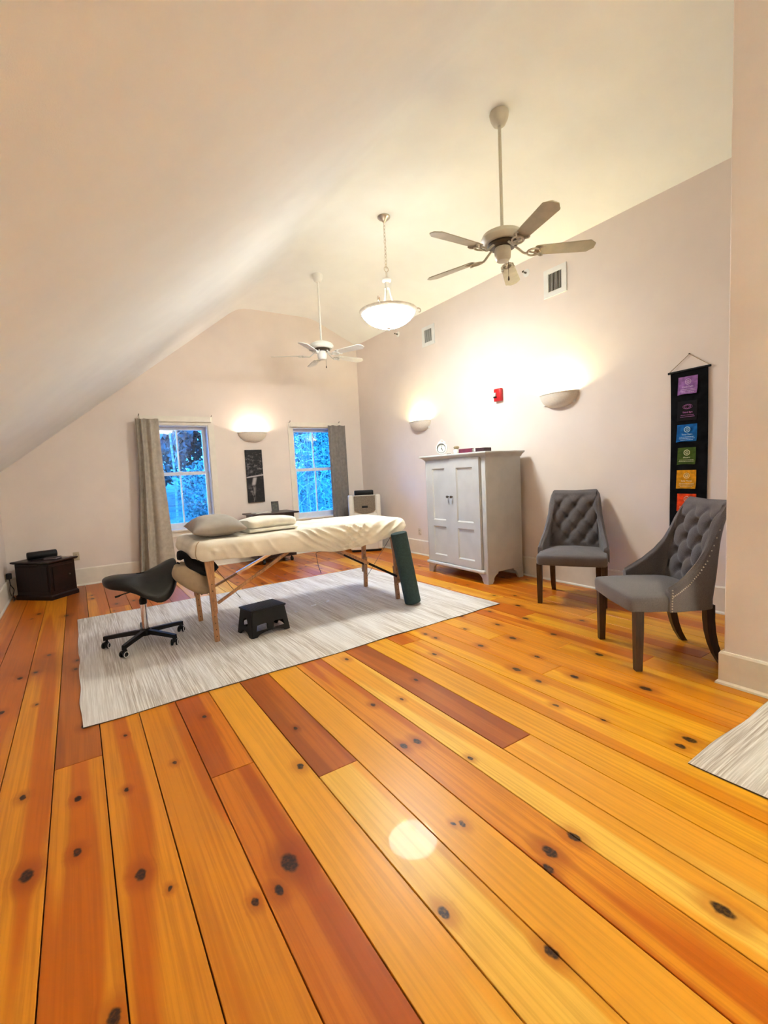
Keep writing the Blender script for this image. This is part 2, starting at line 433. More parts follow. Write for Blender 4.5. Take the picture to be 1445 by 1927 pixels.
TONE = {-4: 'red', -3: 'mid', -2: 'mid', -1: ('mid', 'dark'), 0: 'mid', 1: ('mid', 'red'), 2: ('red', 'red'), 3: ('mid', 'lite', 'mid'), 4: ('lite', 'dark'), 5: 'lite',
        6: ('mid', 'mid', 'lite'), 7: ('lite', 'lite'), 8: ('lite', 'dark', 'red'), 9: ('lite', 'gold', 'red'), 10: ('gold', 'mid', 'red'), 11: ('gold', 'gold', 'mid', 'red'), 12: ('gold', 'mid', 'red')}
rnd = random.Random(5); pn = 0
for k in range(-5, 23):
    x0 = -.006+.2*k; x1 = x0+.2
    ys = [YB] + sorted(JOINTS.get(k, [rnd.uniform(0, 5)])) + [YF]
    if 0 <= k <= 17 and 6.55 < YF and k >= 8: ys.insert(-1, 6.55)
    tn = TONE.get(k, ('gold', 'mid', 'gold', 'red', 'mid'))
    tn = (tn,) if isinstance(tn, str) else tn
    for i, (ya, yb) in enumerate(zip(ys, ys[1:])):
        if x1 < XL or x0 > XR: continue
        kn = [q for q in KN if x0-.01 < q[0] < x1+.01 and ya < q[1] < yb][:9]
        if not kn or yb-ya > 3: kn = kn + [(rnd.uniform(x0+.03, x1-.03), rnd.uniform(max(ya, 2.8), yb), rnd.uniform(.008, .016)) for _ in range(2)] if yb > 3 else kn
        m = plank_mat(tn[min(i, len(tn)-1)], kn, pn*1.7+.3, rnd.uniform(.44, .58)); pn += 1
        g = .0021
        dz = rnd.uniform(-.0006, .0004)
        MB().rbox((max(x0+g, XL), ya+g*.7, -.022), (min(x1-g, XR), yb-g*.7, dz), .0016, 1).build('floor_plank', m, floor, smooth=0)
# ------------------------------------------------------------------ windows
def window(name, x0, x1, z0, z1, ztop):
    r = struct_empty(name); cw = .088
    b = MB()   # casing: two legs and a head
    L = [(x0-cw, z0-.02), (x0, z0-.02), (x0, z1), (x1, z1), (x1, z0-.02), (x1+cw, z0-.02), (x1+cw, ztop), (x0-cw, ztop)]
    b.prism(L, (), .02, M=Matrix(((1, 0, 0, 0), (0, 0, 1, YF-.02), (0, 1, 0, 0), (0, 0, 0, 1))))
    b.build('casing', M_trim, r, smooth=20)
    MB().rbox((x0-cw-.03, YF-.055, z0-.022), (x1+cw+.03, YF+.10, z0+.012), .008, 2).build('window_sill', M_trim, r)
    MB().rbox((x0-cw, YF-.018, z0-.10), (x1+cw, YF, z0-.022), .004, 1).build('apron', M_trim, r)
    jb = MB(); t = .014   # jamb liner
    jb.prism([(x0, z0), (x1, z0), (x1, z1), (x0, z1)], [[(x0+t, z0+t), (x1-t, z0+t), (x1-t, z1-t), (x0+t, z1-t)]], .195,
             M=Matrix(((1, 0, 0, 0), (0, 0, 1, YF), (0, 1, 0, 0), (0, 0, 0, 1))))
    jb.build('jamb', M_grille, r, smooth=20)
    zm = z0+.845; xm = (x0+x1)/2
    for nm, a, c, y, top, bot in (('upper_sash', zm-.022, z1-t, YF+.135, .048, .045), ('lower_sash', z0+t, zm+.026, YF+.095, .052, .085)):
        st = .050
        lo, hi = x0+t+.003, x1-t-.003
        sh = MB()
        gz0, gz1 = a+bot, c-top
        hs = [[(lo+st, gz0), (xm-.010, gz0), (xm-.010, gz1), (lo+st, gz1)], [(xm+.010, gz0), (hi-st, gz0), (hi-st, gz1), (xm+.010, gz1)]]
        sh.prism([(lo, a), (hi, a), (hi, c), (lo, c)], hs, .034, M=Matrix(((1, 0, 0, 0), (0, 0, 1, y), (0, 1, 0, 0), (0, 0, 0, 1))))
        so = sh.build(nm, M_grille, r, smooth=20)
        for q in hs:
            MB().box((q[0][0]-.004, y+.015, gz0-.004), (q[1][0]+.004, y+.019, gz1+.004)).build('pane', M_glass, so, smooth=0)
    MB().rbox((xm-.03, YF+.092, zm+.024), (xm+.03, YF+.125, zm+.036), .004, 1).build('sash_lock', M_grille, r)
window('window_1', *W1, 2.315); window('window_2', *W2, 2.255)

def curtain_rod(x0, x1, zc, label):
    t = thing('curtain_rod', label, 'curtain rod', ((x0+x1)/2, YF-.06, zc), 0)
    cx = (x0+x1)/2; h = .038
    L = [[(x, y, z) for z in (-h, h)] for x, y in ()]
    path = [(x0-cx, .058), (x0-cx, .012), (x0-cx+.012, 0), (x1-cx-.012, 0), (x1-cx, .012), (x1-cx, .058)]
    lo = [[(x, y, -h), (x, y, h), (x, y+.006 if abs(x) < (x1-x0)/2-.005 else y, h), (x, y+.006 if abs(x) < (x1-x0)/2-.005 else y, -h)] for x, y in path]
    b = MB()
    V = []
    for x, y in path:
        s = -1 if x < 0 else 1
        ins = .006
        V.append([(x, y, -h), (x, y, h), (x-s*ins, y+ins*.6, h), (x-s*ins, y+ins*.6, -h)])
    b.ring(V); b.build('rod', M_trim, t, smooth=30)
    for x in (x0-cx, x1-cx):
        MB().tube([(x, .05, h-.004), (x, .004, h+.006), (x, -.012, h+.014), (x, -.014, h+.026)], .0055, 6).build('hook', M_bronze, t)
    return t
curtain_rod(.832, 1.825, 2.268, 'white flat curtain rod across the top of the left window')
curtain_rod(3.10, 4.03, 2.212, 'white flat curtain rod across the top of the right window')

def curtain(xa, xb, ztop, zbot, bx0, bx1, folds, amp, material, label, seed, y0, pinch, warp=lambda u: u, calm=0):
    """pleated panel from top edge xa..xb to bottom edge bx0..bx1"""
    NU, NV = 150, 60
    def P(u, v, off=0.):
        vv = v
        t = 1-vv
        x = lerp(lerp(xa, xb, u), lerp(bx0, bx1, u), pinch(t))
        ph = folds*2*PI*warp(u) + seed + .8*math.sin(3.1*u+seed) + .35*math.sin(2.3*t+4*u)
        a = amp*(.55+.6*t)*(1-.35*noise.noise((u*6, t*1.5, seed)))
        a *= 1-calm*sstep(.42, .6, u)*sstep(.1, .4, t)
        y = y0 + a*(math.sin(ph)+.35*math.sin(2*ph+1.3+t)) + .012*noise.noise((u*5, t*4, seed+9)) + off
        head = max(0, 1-t*16)
        y += -.006*head*math.sin(folds*5*2*PI*u)
        return (x, y, lerp(zbot, ztop, vv) + .006*math.sin(ph))
    b = MB(); m = NU+1
    V = [P(i/NU, j/NV) for j in range(NV+1) for i in range(m)]
    V2 = [P(i/NU, j/NV, .004) for j in range(NV+1) for i in range(m)]
    F = []
    n = len(V)
    for j in range(NV):
        for i in range(NU):
            q = (j*m+i, j*m+i+1, (j+1)*m+i+1, (j+1)*m+i)
            F.append(q); F.append(tuple(n+k for k in reversed(q)))
    per = [i for i in range(m)] + [j*m+NU for j in range(1, NV+1)] + [NV*m+i for i in range(NU-1, -1, -1)] + [j*m for j in range(NV-1, 0, -1)]
    for a, c in zip(per, per[1:]+per[:1]): F.append((c, a, n+a, n+c))
    b.add(V+V2, F)
    o = b.build('curtain', material, None, loc=((bx0+bx1)/2, y0, zbot), smooth=60, normals=False)
    tag(o, label, 'curtain')
curtain(.775, 1.075, 2.255, .05, .655, 1.15, 3.4, .042, M_curtA, 'beige-taupe curtain hanging at the left window, flaring out at its foot', .4, YF-.135,
        lambda t: interp([(0, 0), (.25, .05), (.45, .22), (.7, .55), (1, 1)], t), lambda u: u**.55, .55)
curtain(3.79, 4.13, 2.20, .04, 3.80, 4.15, 3.0, .022, M_curtB, 'grey curtain hanging straight at the right window beside the room corner', 2.1, YF-.105,
        lambda t: t)

# ------------------------------------------------------------------ outside the windows
M_leaf = mat('dusk_foliage', (.075, .145, .135), .8, var=.35, vs=1.2)
M_leaf2 = mat('pale_foliage', (.085, .155, .145), .8, var=.3, vs=1.5)
M_bark = mat('grey_bark', (.22, .22, .22), .9, var=.3, stretch=(1, 1, .2))
M_birch = mat('birch_bark', (.16, .16, .15), .8, var=.3, vs=6, stretch=(.3, .3, 2))
M_twig = mat('pale_twig', (.28, .27, .26), .8, var=.2)
M_grass = mat('meadow_grass', (.035, .085, .065), .9, var=.35, vs=1.4, bump=.6, bs=9, bdist=.15)
def ground_h(x, y): return -.95 + max(0, y-9)*.075 + .25*noise.noise((x*.2, y*.2, 3))
g = MB().grid(lambda u, v: (-22+56*u, 7.9+40*v**1.3, ground_h(-22+56*u, 7.9+40*v**1.3)), 56, 50)
tag(g.build('meadow', M_grass, None, smooth=180, normals=False), 'grassy bank rising outside the two windows', 'meadow')['kind'] = 'stuff'
def leaf_mesh(centre, rad, n, size, rn, squash=1.):
    b = MB()
    for _ in range(n):
        while 1:
            p = Vector((rn.uniform(-1, 1), rn.uniform(-1, 1), rn.uniform(-1, 1)))
            if p.length < 1 and p.length > .35: break
        c = Vector(centre)+Vector((p.x*rad, p.y*rad, p.z*rad*squash))
        a = Vector((rn.gauss(0, 1), rn.gauss(0, 1), rn.gauss(0, 1))).normalized(); d = a.orthogonal().normalized()
        d = (Matrix.Rotation(rn.uniform(0, 6.28), 3, a) @ d); e = a.cross(d)
        s = size*rn.uniform(.6, 1.4)
        b.add([c-d*s, c+e*s*.5, c+d*s, c-e*s*.5], [(0, 1, 2, 3)])
    return b
def tree(name, x, y, h, rad, label, leafm, barkm, n, size, rn, trunk_r=.10, group='trees outside the windows'):
    z = ground_h(x, y); t = thing(name, label, 'tree', (x, y, z-.05), 0, group)
    pts = [(0, 0, 0), (rn.uniform(-.15, .15), rn.uniform(-.1, .1), h*.35), (rn.uniform(-.3, .3), 0, h*.8)]
    MB().tube(catmull(pts, 5), [trunk_r*(1-.06*i) for i in range(11)], 8).build('trunk', barkm, t)
    b = MB()
    for i in range(9):
        a = rn.uniform(0, 6.28); z0 = h*rn.uniform(.25, .75); l = rad*rn.uniform(.6, 1)
        b.tube(catmull([(0, 0, z0), (math.cos(a)*l*.5, math.sin(a)*l*.5, z0+l*.3), (math.cos(a)*l, math.sin(a)*l, z0+l*.4+rn.uniform(-.2, .3))], 4), [.035-.0025*k for k in range(9)], 5)
    b.build('branches', barkm, t)
    stuff(leaf_mesh((0, 0, h*.58), rad, n, size, rn, h*.5/rad).build('foliage', leafm, t, smooth=0, normals=False))
rn = random.Random(11)
k = 0
TREE_LABELS = ['tall leafy tree at the left edge of the hedge line', 'pale leafy tree behind the birch in the left window', 'dense leafy tree in the right half of the left window', 'leafy tree hidden between the two windows',
               'dark leafy tree behind the twigs in the right window', 'leafy tree at the right edge of the hedge line', 'rear leafy tree far behind the left window', 'rear leafy tree far behind the right window']
for x, y, h, rad in ((-1.0, 23.0, 8.5, 2.1), (3.1, 24.5, 9, 2.1), (5.6, 28.6, 10, 2.2), (7.1, 23.0, 8.8, 2.1), (11.7, 23.5, 9.2, 2.2), (14.6, 27.6, 9.6, 2.2), (.6, 29.4, 10.5, 2.3), (10.4, 29.6, 10.6, 2.3)):
    tree('leafy_tree', x, y, h, rad, TREE_LABELS[k], M_leaf if k % 3 else M_leaf2, M_bark, 7500, .17, rn); k += 1
for x, y, h, rad, lb in ((3.9, 17.6, 2.4, 1.0, 'round bush right of the birch, in the lower left window'), (6.2, 17.0, 2.2, 1.0, 'round bush hidden behind the wall between the windows'), (1.2, 17.4, 2.4, 1.0, 'round bush left of the birch on the bank'),
                         (8.4, 18.2, 3.4, 1.3, 'larger round bush behind the twigs of the right window'), (11.4, 18.4, 3.0, 1.3, 'round bush at the right edge of the right window')):
    tree('bush', x, y, h, rad, lb, M_leaf2, M_bark, 2600, .06, rn, .04, 'bushes on the bank')
z = ground_h(2.55, 15); t = thing('birch_tree', 'slim white-barked birch seen through the upper left window pane', 'tree', (2.42, 15.0, z-.05))
MB().tube(catmull([(0, 0, 0), (.06, 0, 2), (.02, 0, 4), (.12, 0, 7)], 6), [.038-.001*i for i in range(19)], 8).build('trunk', M_birch, t)
b = MB()
for i in range(8):
    a = rn.uniform(0, 6.28); z0 = 2+.5*i
    b.tube(catmull([(.04, 0, z0), (.3*math.cos(a), .3*math.sin(a), z0+.35), (.7*math.cos(a), .7*math.sin(a), z0+.5)], 4), [.014-.001*q for q in range(9)], 5)
b.build('branches', M_birch, t)
stuff(leaf_mesh((.1, 0, 6.3), 1.1, 500, .06, rn, 1.5).build('foliage', M_leaf2, t, smooth=0, normals=False))
SHRUB_LABELS = ['twiggy bare shrub in the left half of the right window', 'twiggy bare shrub in the right half of the right window', 'twiggy bare shrub farther back in the right window']
for i, (x, y) in enumerate(((4.35, 10.2), (6.35, 12.3), (5.3, 14.6))):
    z = ground_h(x, y); t = thing('twiggy_shrub', SHRUB_LABELS[i], 'shrub', (x, y, z-.03), 0, 'shrubs outside the right window')
    b = MB()
    for j in range(60):
        a = rn.uniform(0, 6.28); l = rn.uniform(.5, 1.3); zz = rn.uniform(.6, 3.9)
        p0 = Vector((rn.uniform(-.5, .5), rn.uniform(-.4, .4), zz))
        P = [p0]
        d = Vector((math.cos(a), math.sin(a)*.5, rn.uniform(.1, .9))).normalized()
        for q in range(5):
            P.append(P[-1]+d*l/5); d = (d+Vector((rn.gauss(0, .35), rn.gauss(0, .3), rn.gauss(-.22, .2)))).normalized()
        b.tube(catmull(P, 3), [.011-.0005*q for q in range(16)], 4)
    b.build('twigs', M_twig, t); 
    sb = MB()
    for j in range(7):
        sb.tube(catmull([(rn.uniform(-.1, .1), 0, 0), (rn.uniform(-.3, .3), rn.uniform(-.2, .2), 1.4), (rn.uniform(-.6, .6), rn.uniform(-.3, .3), 3.6)], 5), [.02-.001*q for q in range(11)], 5)
    sb.build('stems', M_bark, t)
    stuff(leaf_mesh((0, 0, 1.9), .8, 700, .055, rn, 2.4).build('foliage', M_leaf, t, smooth=0, normals=False))

# ------------------------------------------------------------------ lamps
def lamp(name, parent, loc, w, col, rad):
    ld = bpy.data.lights.new(name, 'POINT'); ld.energy = w; ld.color = col; ld.shadow_soft_size = rad
    o = bpy.data.objects.new(name, ld); COL.objects.link(o); o.parent = parent; o.location = loc
def sconce(loc, rz, w, col, label):
    """half bowl on the wall, open at the top; local -Y points into the room"""
    t = thing('wall_sconce', label, 'lamp', loc, rz, 'half-bowl wall sconces')
    A, D, H = .235, .135, .15
    NU, NV = 36, 14
    def P(u, v, k):
        a = PI*u; q = v*PI/2
        rr = math.cos(q)**.75 if v < 1 else 0
        return (A*k*math.cos(a)*rr, -D*k*math.sin(a)*rr, -H*k*math.sin(q)**1.15)
    b = MB()
    b.grid(lambda u, v: P(u, v, 1), NU, NV); n0 = len(b.v)
    b.grid(lambda u, v: P(u, v, .93), NU, NV)
    m = NU+1
    b.f += [(i, i+1, n0+i+1, n0+i) for i in range(NU)]; b.m += [0]*NU
    b.build('bowl', M_sconce, t)
    MB().tube([(A*math.cos(PI*i/30), -D*math.sin(PI*i/30), .001) for i in range(31)], .0075, 8).build('rim', M_trim, t)
    MB().box((-A*.85, -.012, -H*.75), (A*.85, -.001, -.012)).build('backplate', M_white, t, smooth=0)
    MB().cyl((-.045, -.045, -.105), (.045, -.045, -.105), .010).build('bulb', glow_mat('sconce_bulb', col, 6), t)
    lamp('bulb_light', t, (0, -.05, -.072), w, col, .022)
sconce((2.464, YF, 2.075), 0, SCONCE_W[0], (1, .86, .76), 'beige half-bowl sconce between the two windows, above the canvas')
sconce((XR, 5.715, 2.08), -PI/2, SCONCE_W[1], (1, .91, .52), 'beige half-bowl sconce on the right wall to the left of the red alarm')
sconce((XR, 3.262, 2.10), -PI/2, SCONCE_W[2], (1, .91, .52), 'beige half-bowl sconce on the right wall between red alarm and black banner')

sconce((1.72, YB, 3.08), PI, ADDED_SCONCE_W, (.96, 1, .89), 'added fill-light half-bowl sconce, unseen high on the wall behind the viewer, nearer the sloped ceiling')  # this and the next sconce are added out of view to brighten the near half
sconce((2.74, YB, 3.08), PI, ADDED_SCONCE_W, (.96, 1, .89), 'added fill-light half-bowl sconce, unseen high on the wall behind the viewer, nearer the partition')

# pendant
PD = (2.976, 4.271)
t = thing('pendant_lamp', 'pewter pendant lamp with a glowing white glass bowl on a chain', 'lamp', (*PD, 2.87))
Z = lambda z: z-2.87
MB().lathe([(.0, Z(ZC)), (.066, Z(ZC)), (.068, Z(ZC-.010)), (.058, Z(ZC-.022)), (.030, Z(ZC-.040)), (.012, Z(ZC-.058)), (.0, Z(ZC-.060))], 28).build('ceiling_canopy', M_nickel, t)
b = MB(); zt, zb_ = ZC-.055, 3.515; nl = 13
for i in range(nl):
    zc = lerp(zt, zb_, (i+.5)/nl); hh = (zt-zb_)/nl*.66
    L = [(.011*math.cos(a), .0, hh*math.sin(a)) for a in [2*PI*k/14 for k in range(15)]]
    b.tube(L, .0028, 5, M=T(0, 0, Z(zc)) @ RZ(PI/2*(i % 2)+.3), cap=False)
b.build('chain', M_nickel, t)
MB().torus(.026, .0045, 20, 6, T(0, 0, Z(3.50)) @ RX(PI/2)).build('loop', M_nickel, t)
MB().lathe([(0, Z(3.48)), (.010, Z(3.475)), (.012, Z(3.41)), (.048, Z(3.40)), (.052, Z(3.385)), (.045, Z(3.37)), (.026, Z(3.36)), (.024, Z(3.30)), (.0, Z(3.29))], 24).build('stem', M_white, t)
RB = .306; ZR = 3.062
for k in range(3):
    a = math.radians(100+120*k)
    P = catmull([(.026, 0, Z(3.36)), (.030, 0, Z(3.28)), (.050, 0, Z(3.19)), (.085, 0, Z(3.11)), (.17, 0, Z(3.045)), (.275, 0, Z(3.050)), (.318, 0, Z(3.075))], 5)
    MB().tube(P, .0095, 8, M=RZ(a)).build('arm', M_white, t)
    sc = [(RB+.040+(.036-.003*i)*math.cos(PI-.62*i), 0, Z(ZR+.018)+(.036-.003*i)*math.sin(PI-.62*i)) for i in range(9)]
    MB().tube(catmull(sc, 3), [.0085-.00018*i for i in range(25)], 8, M=RZ(a)).build('scroll', M_nickel, t)
outer = [(.0, Z(2.893)), (.06, Z(2.896)), (.13, Z(2.913)), (.195, Z(2.944)), (.24, Z(2.977)), (.268, Z(3.008)), (.285, Z(3.036))]
inner = [(.280, Z(3.044)), (.258, Z(3.016)), (.228, Z(2.986)), (.185, Z(2.954)), (.125, Z(2.925)), (.055, Z(2.907)), (.0, Z(2.904))]
M_bowl = glow_mat('glowing_bowl_glass', (.94, 1, 1), PENDANT_GLOW)
M_bowlin = mat('bowl_inner_glass', (.85, .82, .74), .5)
b = MB(); b.lathe(outer, 56, 0, caps=False)
b.lathe([outer[-1]]+inner, 56, 1, caps=False)
b.build('glass_bowl', [M_bowl, M_bowlin], t)
MB().lathe([(.282, Z(3.034)), (.300, Z(3.048)), (.311, Z(3.060)), (.313, Z(3.066)), (.307, Z(3.069)), (.292, Z(3.058)), (.279, Z(3.044)), (.282, Z(3.034))], 56, caps=False).build('bowl_rim', M_bowlin, t)
MB().lathe([(0, Z(2.897)), (.026, Z(2.895)), (.028, Z(2.890)), (.012, Z(2.883)), (.008, Z(2.872)), (.011, Z(2.866)), (0, Z(2.860))], 20).build('finial', M_nickel, t)
for k in range(3):
    a = math.radians(40+120*k)
    MB().lathe([(0, Z(2.955)), (.028, Z(2.962)), (.032, Z(2.98)), (.022, Z(3.01)), (.012, Z(3.03)), (0, Z(3.03))], 16, M=T(.11*math.cos(a), .11*math.sin(a), 0)).build('bulb', glow_mat('pendant_bulb', (1, .95, .85), .8), t)
lamp('bulb_light', t, (0, 0, Z(3.012)), PENDANT_BULB, (.92, 1, 1), .07)

# ceiling fans
def fan(name, loc, ph, zs, mb, mbl, R, chain, label):
    """zs: canopy bottom, motor top, motor bottom, blade, switch housing bottom"""
    zcb, zmt, zmb, zbl, zsb = zs
    t = thing(name, label, 'ceiling fan', (*loc, zbl), 0)
    z = lambda v: v-zbl
    MB().lathe([(0, z(ZC)), (.070, z(ZC)), (.074, z(ZC-.012)), (.066, z(ZC-.05)), (.046, z(zcb+.012)), (.028, z(zcb)), (0, z(zcb))], 28).build('ceiling_canopy', mb, t)
    MB().cyl((0, 0, z(zmt+.005)), (0, 0, z(zcb+.004)), .0125, n=14).build('downrod', mb, t)
    h = zmt-zmb
    MB().lathe([(0, z(zmt)), (.022, z(zmt)), (.030, z(zmt-.018)), (.10, z(zmt-.030)), (.150, z(zmt-.055)), (.165, z(zmt-.085)), (.160, z(zmb+.02)), (.135, z(zmb)), (0, z(zmb))], 40).build('motor_housing', mb, t)
    MB().lathe([(0, z(zmb)), (.112, z(zmb)), (.116, z(zmb-.014)), (.100, z(zmb-.028)), (0, z(zmb-.03))], 32).build('flywheel', M_bronze, t)
    MB().lathe([(0, z(zmb-.03)), (.060, z(zmb-.032)), (.064, z(zmb-.06)), (.060, z(zsb+.02)), (.046, z(zsb)), (0, z(zsb-.003))], 28).build('switch_housing', mb, t)
    pitch = math.radians(-12)
    for k in range(5):
        M = RZ(ph+2*PI*k/5)
        bi = MB()
        Mb = M @ RX(pitch)
        # scrolled blade iron: stalk, oval loop and mounting fork under the blade root
        bi.tube(catmull([(.085, 0, z(zmb-.018)), (.125, 0, .020), (.165, 0, -.012), (.195, 0, -.012)], 4), .009, 8, M=M)
        bi.tube([(.235+.050*math.cos(a), .040*math.sin(a), -.011) for a in [2*PI*i/20 for i in range(21)]], .0075, 6, M=Mb, cap=False)
        bi.tube(catmull([(.195, -.012, -.010), (.225, 0, -.012), (.262, .012, -.010)], 4), .007, 6, M=Mb)
        for s in (-1, 1): bi.tube(catmull([(.265, s*.020, -.010), (.285, s*.040, -.010), (.30, s*.052, -.008), (.315, s*.045, -.008)], 4), .0075, 6, M=Mb)
        bi.build('blade_iron', mb, t)
        r0, r1, w0, w1 = .245, R, .052, .066
        out = [(r0, -w0+.012), (r0+.012, -w0), (r1-.050, -w1), (r1-.040, -w1+.004), (r1-.034, -w1+.012), (r1-.004, -w1+.036), (r1, -w1+.042), (r1, w1-.042), (r1-.004, w1-.036), (r1-.034, w1-.012), (r1-.040, w1-.004), (r1-.050, w1), (r0+.012, w0), (r0, w0-.012)]
        MB().prism(out, (), .007, M=Mb).build('blade', mbl, t, smooth=25)
    if chain:
        cx, cy = chain[0]; MB().cyl((cx, cy, z(zsb+.01)), (cx, cy, z(chain[1])+.03), .0016, n=6).build('pull_chain', M_bronze, t)
        MB().lathe([(0, z(chain[1])+.034), (.004, z(chain[1])+.030), (.0075, z(chain[1])+.010), (.006, z(chain[1])), (0, z(chain[1])-.002)], 12, M=T(cx, cy, 0)).build('pull_knob', M_bronze, t)
fan('ceiling_fan', (2.951, 2.631), math.radians(34.33), (3.935, 3.195, 3.075, 3.005, 2.945), M_fan, M_fanblade, .70, ((.04, -.02), 2.80), 'large cream five-blade ceiling fan nearest the camera, above the chairs')
fan('ceiling_fan', (2.973, 5.897), math.radians(6.0), (3.935, 3.175, 3.055, 2.97, 2.915), M_fan2, M_fan2, .686, ((.04, -.03), 2.80), 'white five-blade ceiling fan in the far part of the room')
# ------------------------------------------------------------------ rugs
def rug(name, corners, th, material, edge, label, wav, nu, nv):
    """corners near-left, near-right, far-right, far-left"""
    a, b_, c, d = [Vector((*p, 0)) for p in corners]
    cx = (a+b_+c+d)/4
    def P(u, v):
        p = a.lerp(b_, u).lerp(d.lerp(c, u), v)
        e = min(u, 1-u, v, 1-v)
        n = wav*noise.noise((p.x*3.1, p.y*3.1, 1.7))
        if v < .001 or v > .999: p.y += n
        if u < .001 or u > .999: p.x += n
        p.z = .0015 + th + .0025*(1+noise.noise((p.x*2.2, p.y*2.2, 4))) - (.003 if e < .0005 else 0)
        return p - Vector((cx.x, cx.y, 0))
    t = thing(name, label, 'rug', (cx.x, cx.y, 0))
    m = MB(); m.grid(P, nu, nv)
    per = [(i/nu, 0) for i in range(nu+1)] + [(1, j/nv) for j in range(1, nv+1)] + [(1-i/nu, 1) for i in range(1, nu+1)] + [(0, 1-j/nv) for j in range(1, nv+1)]
    m.build('woven_pile', material, t, smooth=60)
    k = MB(); Vt, Vb = [], []
    for u, v in per:
        p = P(u, v); Vt.append((p.x, p.y, p.z-.0004)); Vb.append((p.x, p.y, .0012))
    n = len(per)
    o = [Vector(q) for q in Vt]
    k.add(Vt+Vb, [(i, i+1, n+i+1, n+i) for i in range(n-1)])
    k.build('bound_edge', edge, t, smooth=60)
    return t
rug('area_rug', ((-.09, 3.04), (3.362, 3.147), (3.33, 5.665), (-.11, 5.60)), .006, M_rug, M_rugedge, 'large grey and cream streaked flatweave rug under the massage table', .018, 90, 60)
rug('runner_rug', ((2.120, -1.6), (3.035, -1.6), (3.045, .915), (2.144, .93)), .006, M_rug2, M_rugedge, 'pale streaked rug with its corner showing at the right edge by the partition', .014, 24, 60)
for i, (x, y, r, lb) in enumerate(((1.92, 4.335, .5, 'middle one of three white paper scraps right of the step stool on the rug'), (2.093, 4.355, 1.1, 'white paper scrap farthest right on the rug under the table'),
                    (1.694, 4.254, 2.0, 'white paper scrap nearest the right side of the step stool'), (1.076, 4.244, .2, 'tiny white scrap on the rug just left of the step stool'))):
    s = 1 if i < 2 else .65
    b = MB().grid(lambda u, v: ((u-.5)*.060*s, (v-.5)*.030*s, .012*s*abs(math.sin(3.5*u+r))+.004*math.sin(6*v)+.002), 8, 4)
    o = b.build('paper_scrap', mat('scrap_white', (.85, .85, .87), .8), None, smooth=60); o.location = (x, y, .014); o.rotation_euler = (0, 0, r)
    tag(o, lb, 'scrap', 'paper scraps on the big rug')

# ------------------------------------------------------------------ massage table
tb = thing('massage_table', 'folding massage table with beech legs standing on the rug', 'massage table', (1.79, 4.29, .010))
OX, OY, OZ = 1.79, 4.29, .010
L_ = lambda p: (p[0]-OX, p[1]-OY, p[2]-OZ)
TX0, TX1, TY0, TY1 = .765, 2.795, 3.895, 4.70
MB().rbox(L_((TX0, TY0, .775)), L_((TX1, TY1, .845)), .03, 3).build('padded_top', M_sheet, tb)
b = MB()
for lo, hi in (((TX0+.03, TY0+.03, .705), (TX1-.03, TY0+.055, .775)), ((TX0+.03, TY1-.055, .705), (TX1-.03, TY1-.03, .775)),):
    b = MB(); b.rbox(L_(lo), L_(hi), .004, 1).build('side_rail', M_beech, tb)
for x in (TX0+.03, 1.77, TX1-.055):
    MB().rbox(L_((x, TY0+.055, .705)), L_((x+.025, TY1-.055, .775)), .004, 1).build('cross_rail', M_beech, tb)
def table_leg(xt, yt, xb, yb, ztop, zk, s):
    """tapered upper leg with holes, lower extension, knob"""
    top, bot = Vector((xt, yt, ztop)), Vector((xb, yb, .012)); d = bot-top
    at = lambda z: top + d*((ztop-z)/(ztop-.012))
    up = MB()
    def sq(c, wx, wy): return [L_((c.x-wx, c.y-wy, c.z)), L_((c.x+wx, c.y-wy, c.z)), L_((c.x+wx, c.y+wy, c.z)), L_((c.x-wx, c.y+wy, c.z))]
    up.ring([sq(at(z), w, .014) for z, w in ((ztop, .042), (.60, .031), (.5, .0235), (zk-.03, .0225), (zk-.035, .019))])
    lo = MB(); off = Vector((0, s*.0285, 0))
    lo.ring([sq(at(z)+off, w, .0135) for z, w in ((zk+.14, .019), (.02, .0205), (.0135, .018))])
    leg = up.build('leg', M_beech, tb, smooth=20)
    lo.build('leg_extension', M_beech, leg, smooth=20)
    for z in (zk, zk+.085):
        c = at(z); MB().lathe([(0, 0), (.013, 0), (.016, .006), (.016, .018), (.010, .022), (0, .022)], 12, M=T(*L_((c.x, c.y-s*.015, z))) @ RX(s*PI/2)).build('knob', M_beech, leg)
    h = MB()
    for q in range(9):
        z = .06+.055*q
        c = at(z) + (off if z < zk+.12 else Vector((0, 0, 0)))
        h.cyl(L_((c.x, c.y-.0150, z)), L_((c.x, c.y-.0137, z)), .0042, n=8)
    stuff(h.build('peg_holes', M_dark, leg))
table_leg(.850, 3.945, .868, 3.915, .765, .29, 1)
table_leg(.850, 4.650, .885, 4.665, .765, .285, -1)
table_leg(2.675, 3.945, 2.716, 3.935, .765, .225, 1)
table_leg(2.745, 4.650, 2.738, 4.68, .765, .225, -1)
def brace(p0, p1, metal):
    p0, p1 = Vector(p0), Vector(p1); d = p1-p0
    u = d.normalized(); w = Vector((0, 1, 0)); n = u.cross(w)
    def bar(a, c, h, k):
        q = [w*k+n*h, -w*k+n*h, -w*k-n*h, w*k-n*h]
        return MB().ring([[L_(p0+d*t+x) for x in q] for t in (a, c)])
    br = bar(0, .60, .011, .009).build('brace', M_beech if not metal == 2 else M_cherry, tb, smooth=20)
    bar(.50, 1.0, .013, .013).build('brace_sleeve', M_chrome if metal == 1 else M_beech, br, smooth=20)
brace((.892, 3.93, .335), (1.56, 3.945, .690), 0)
brace((.905, 4.655, .265), (1.61, 4.640, .560), 1)
brace((2.690, 3.93, .262), (2.03, 3.945, .630), 2)
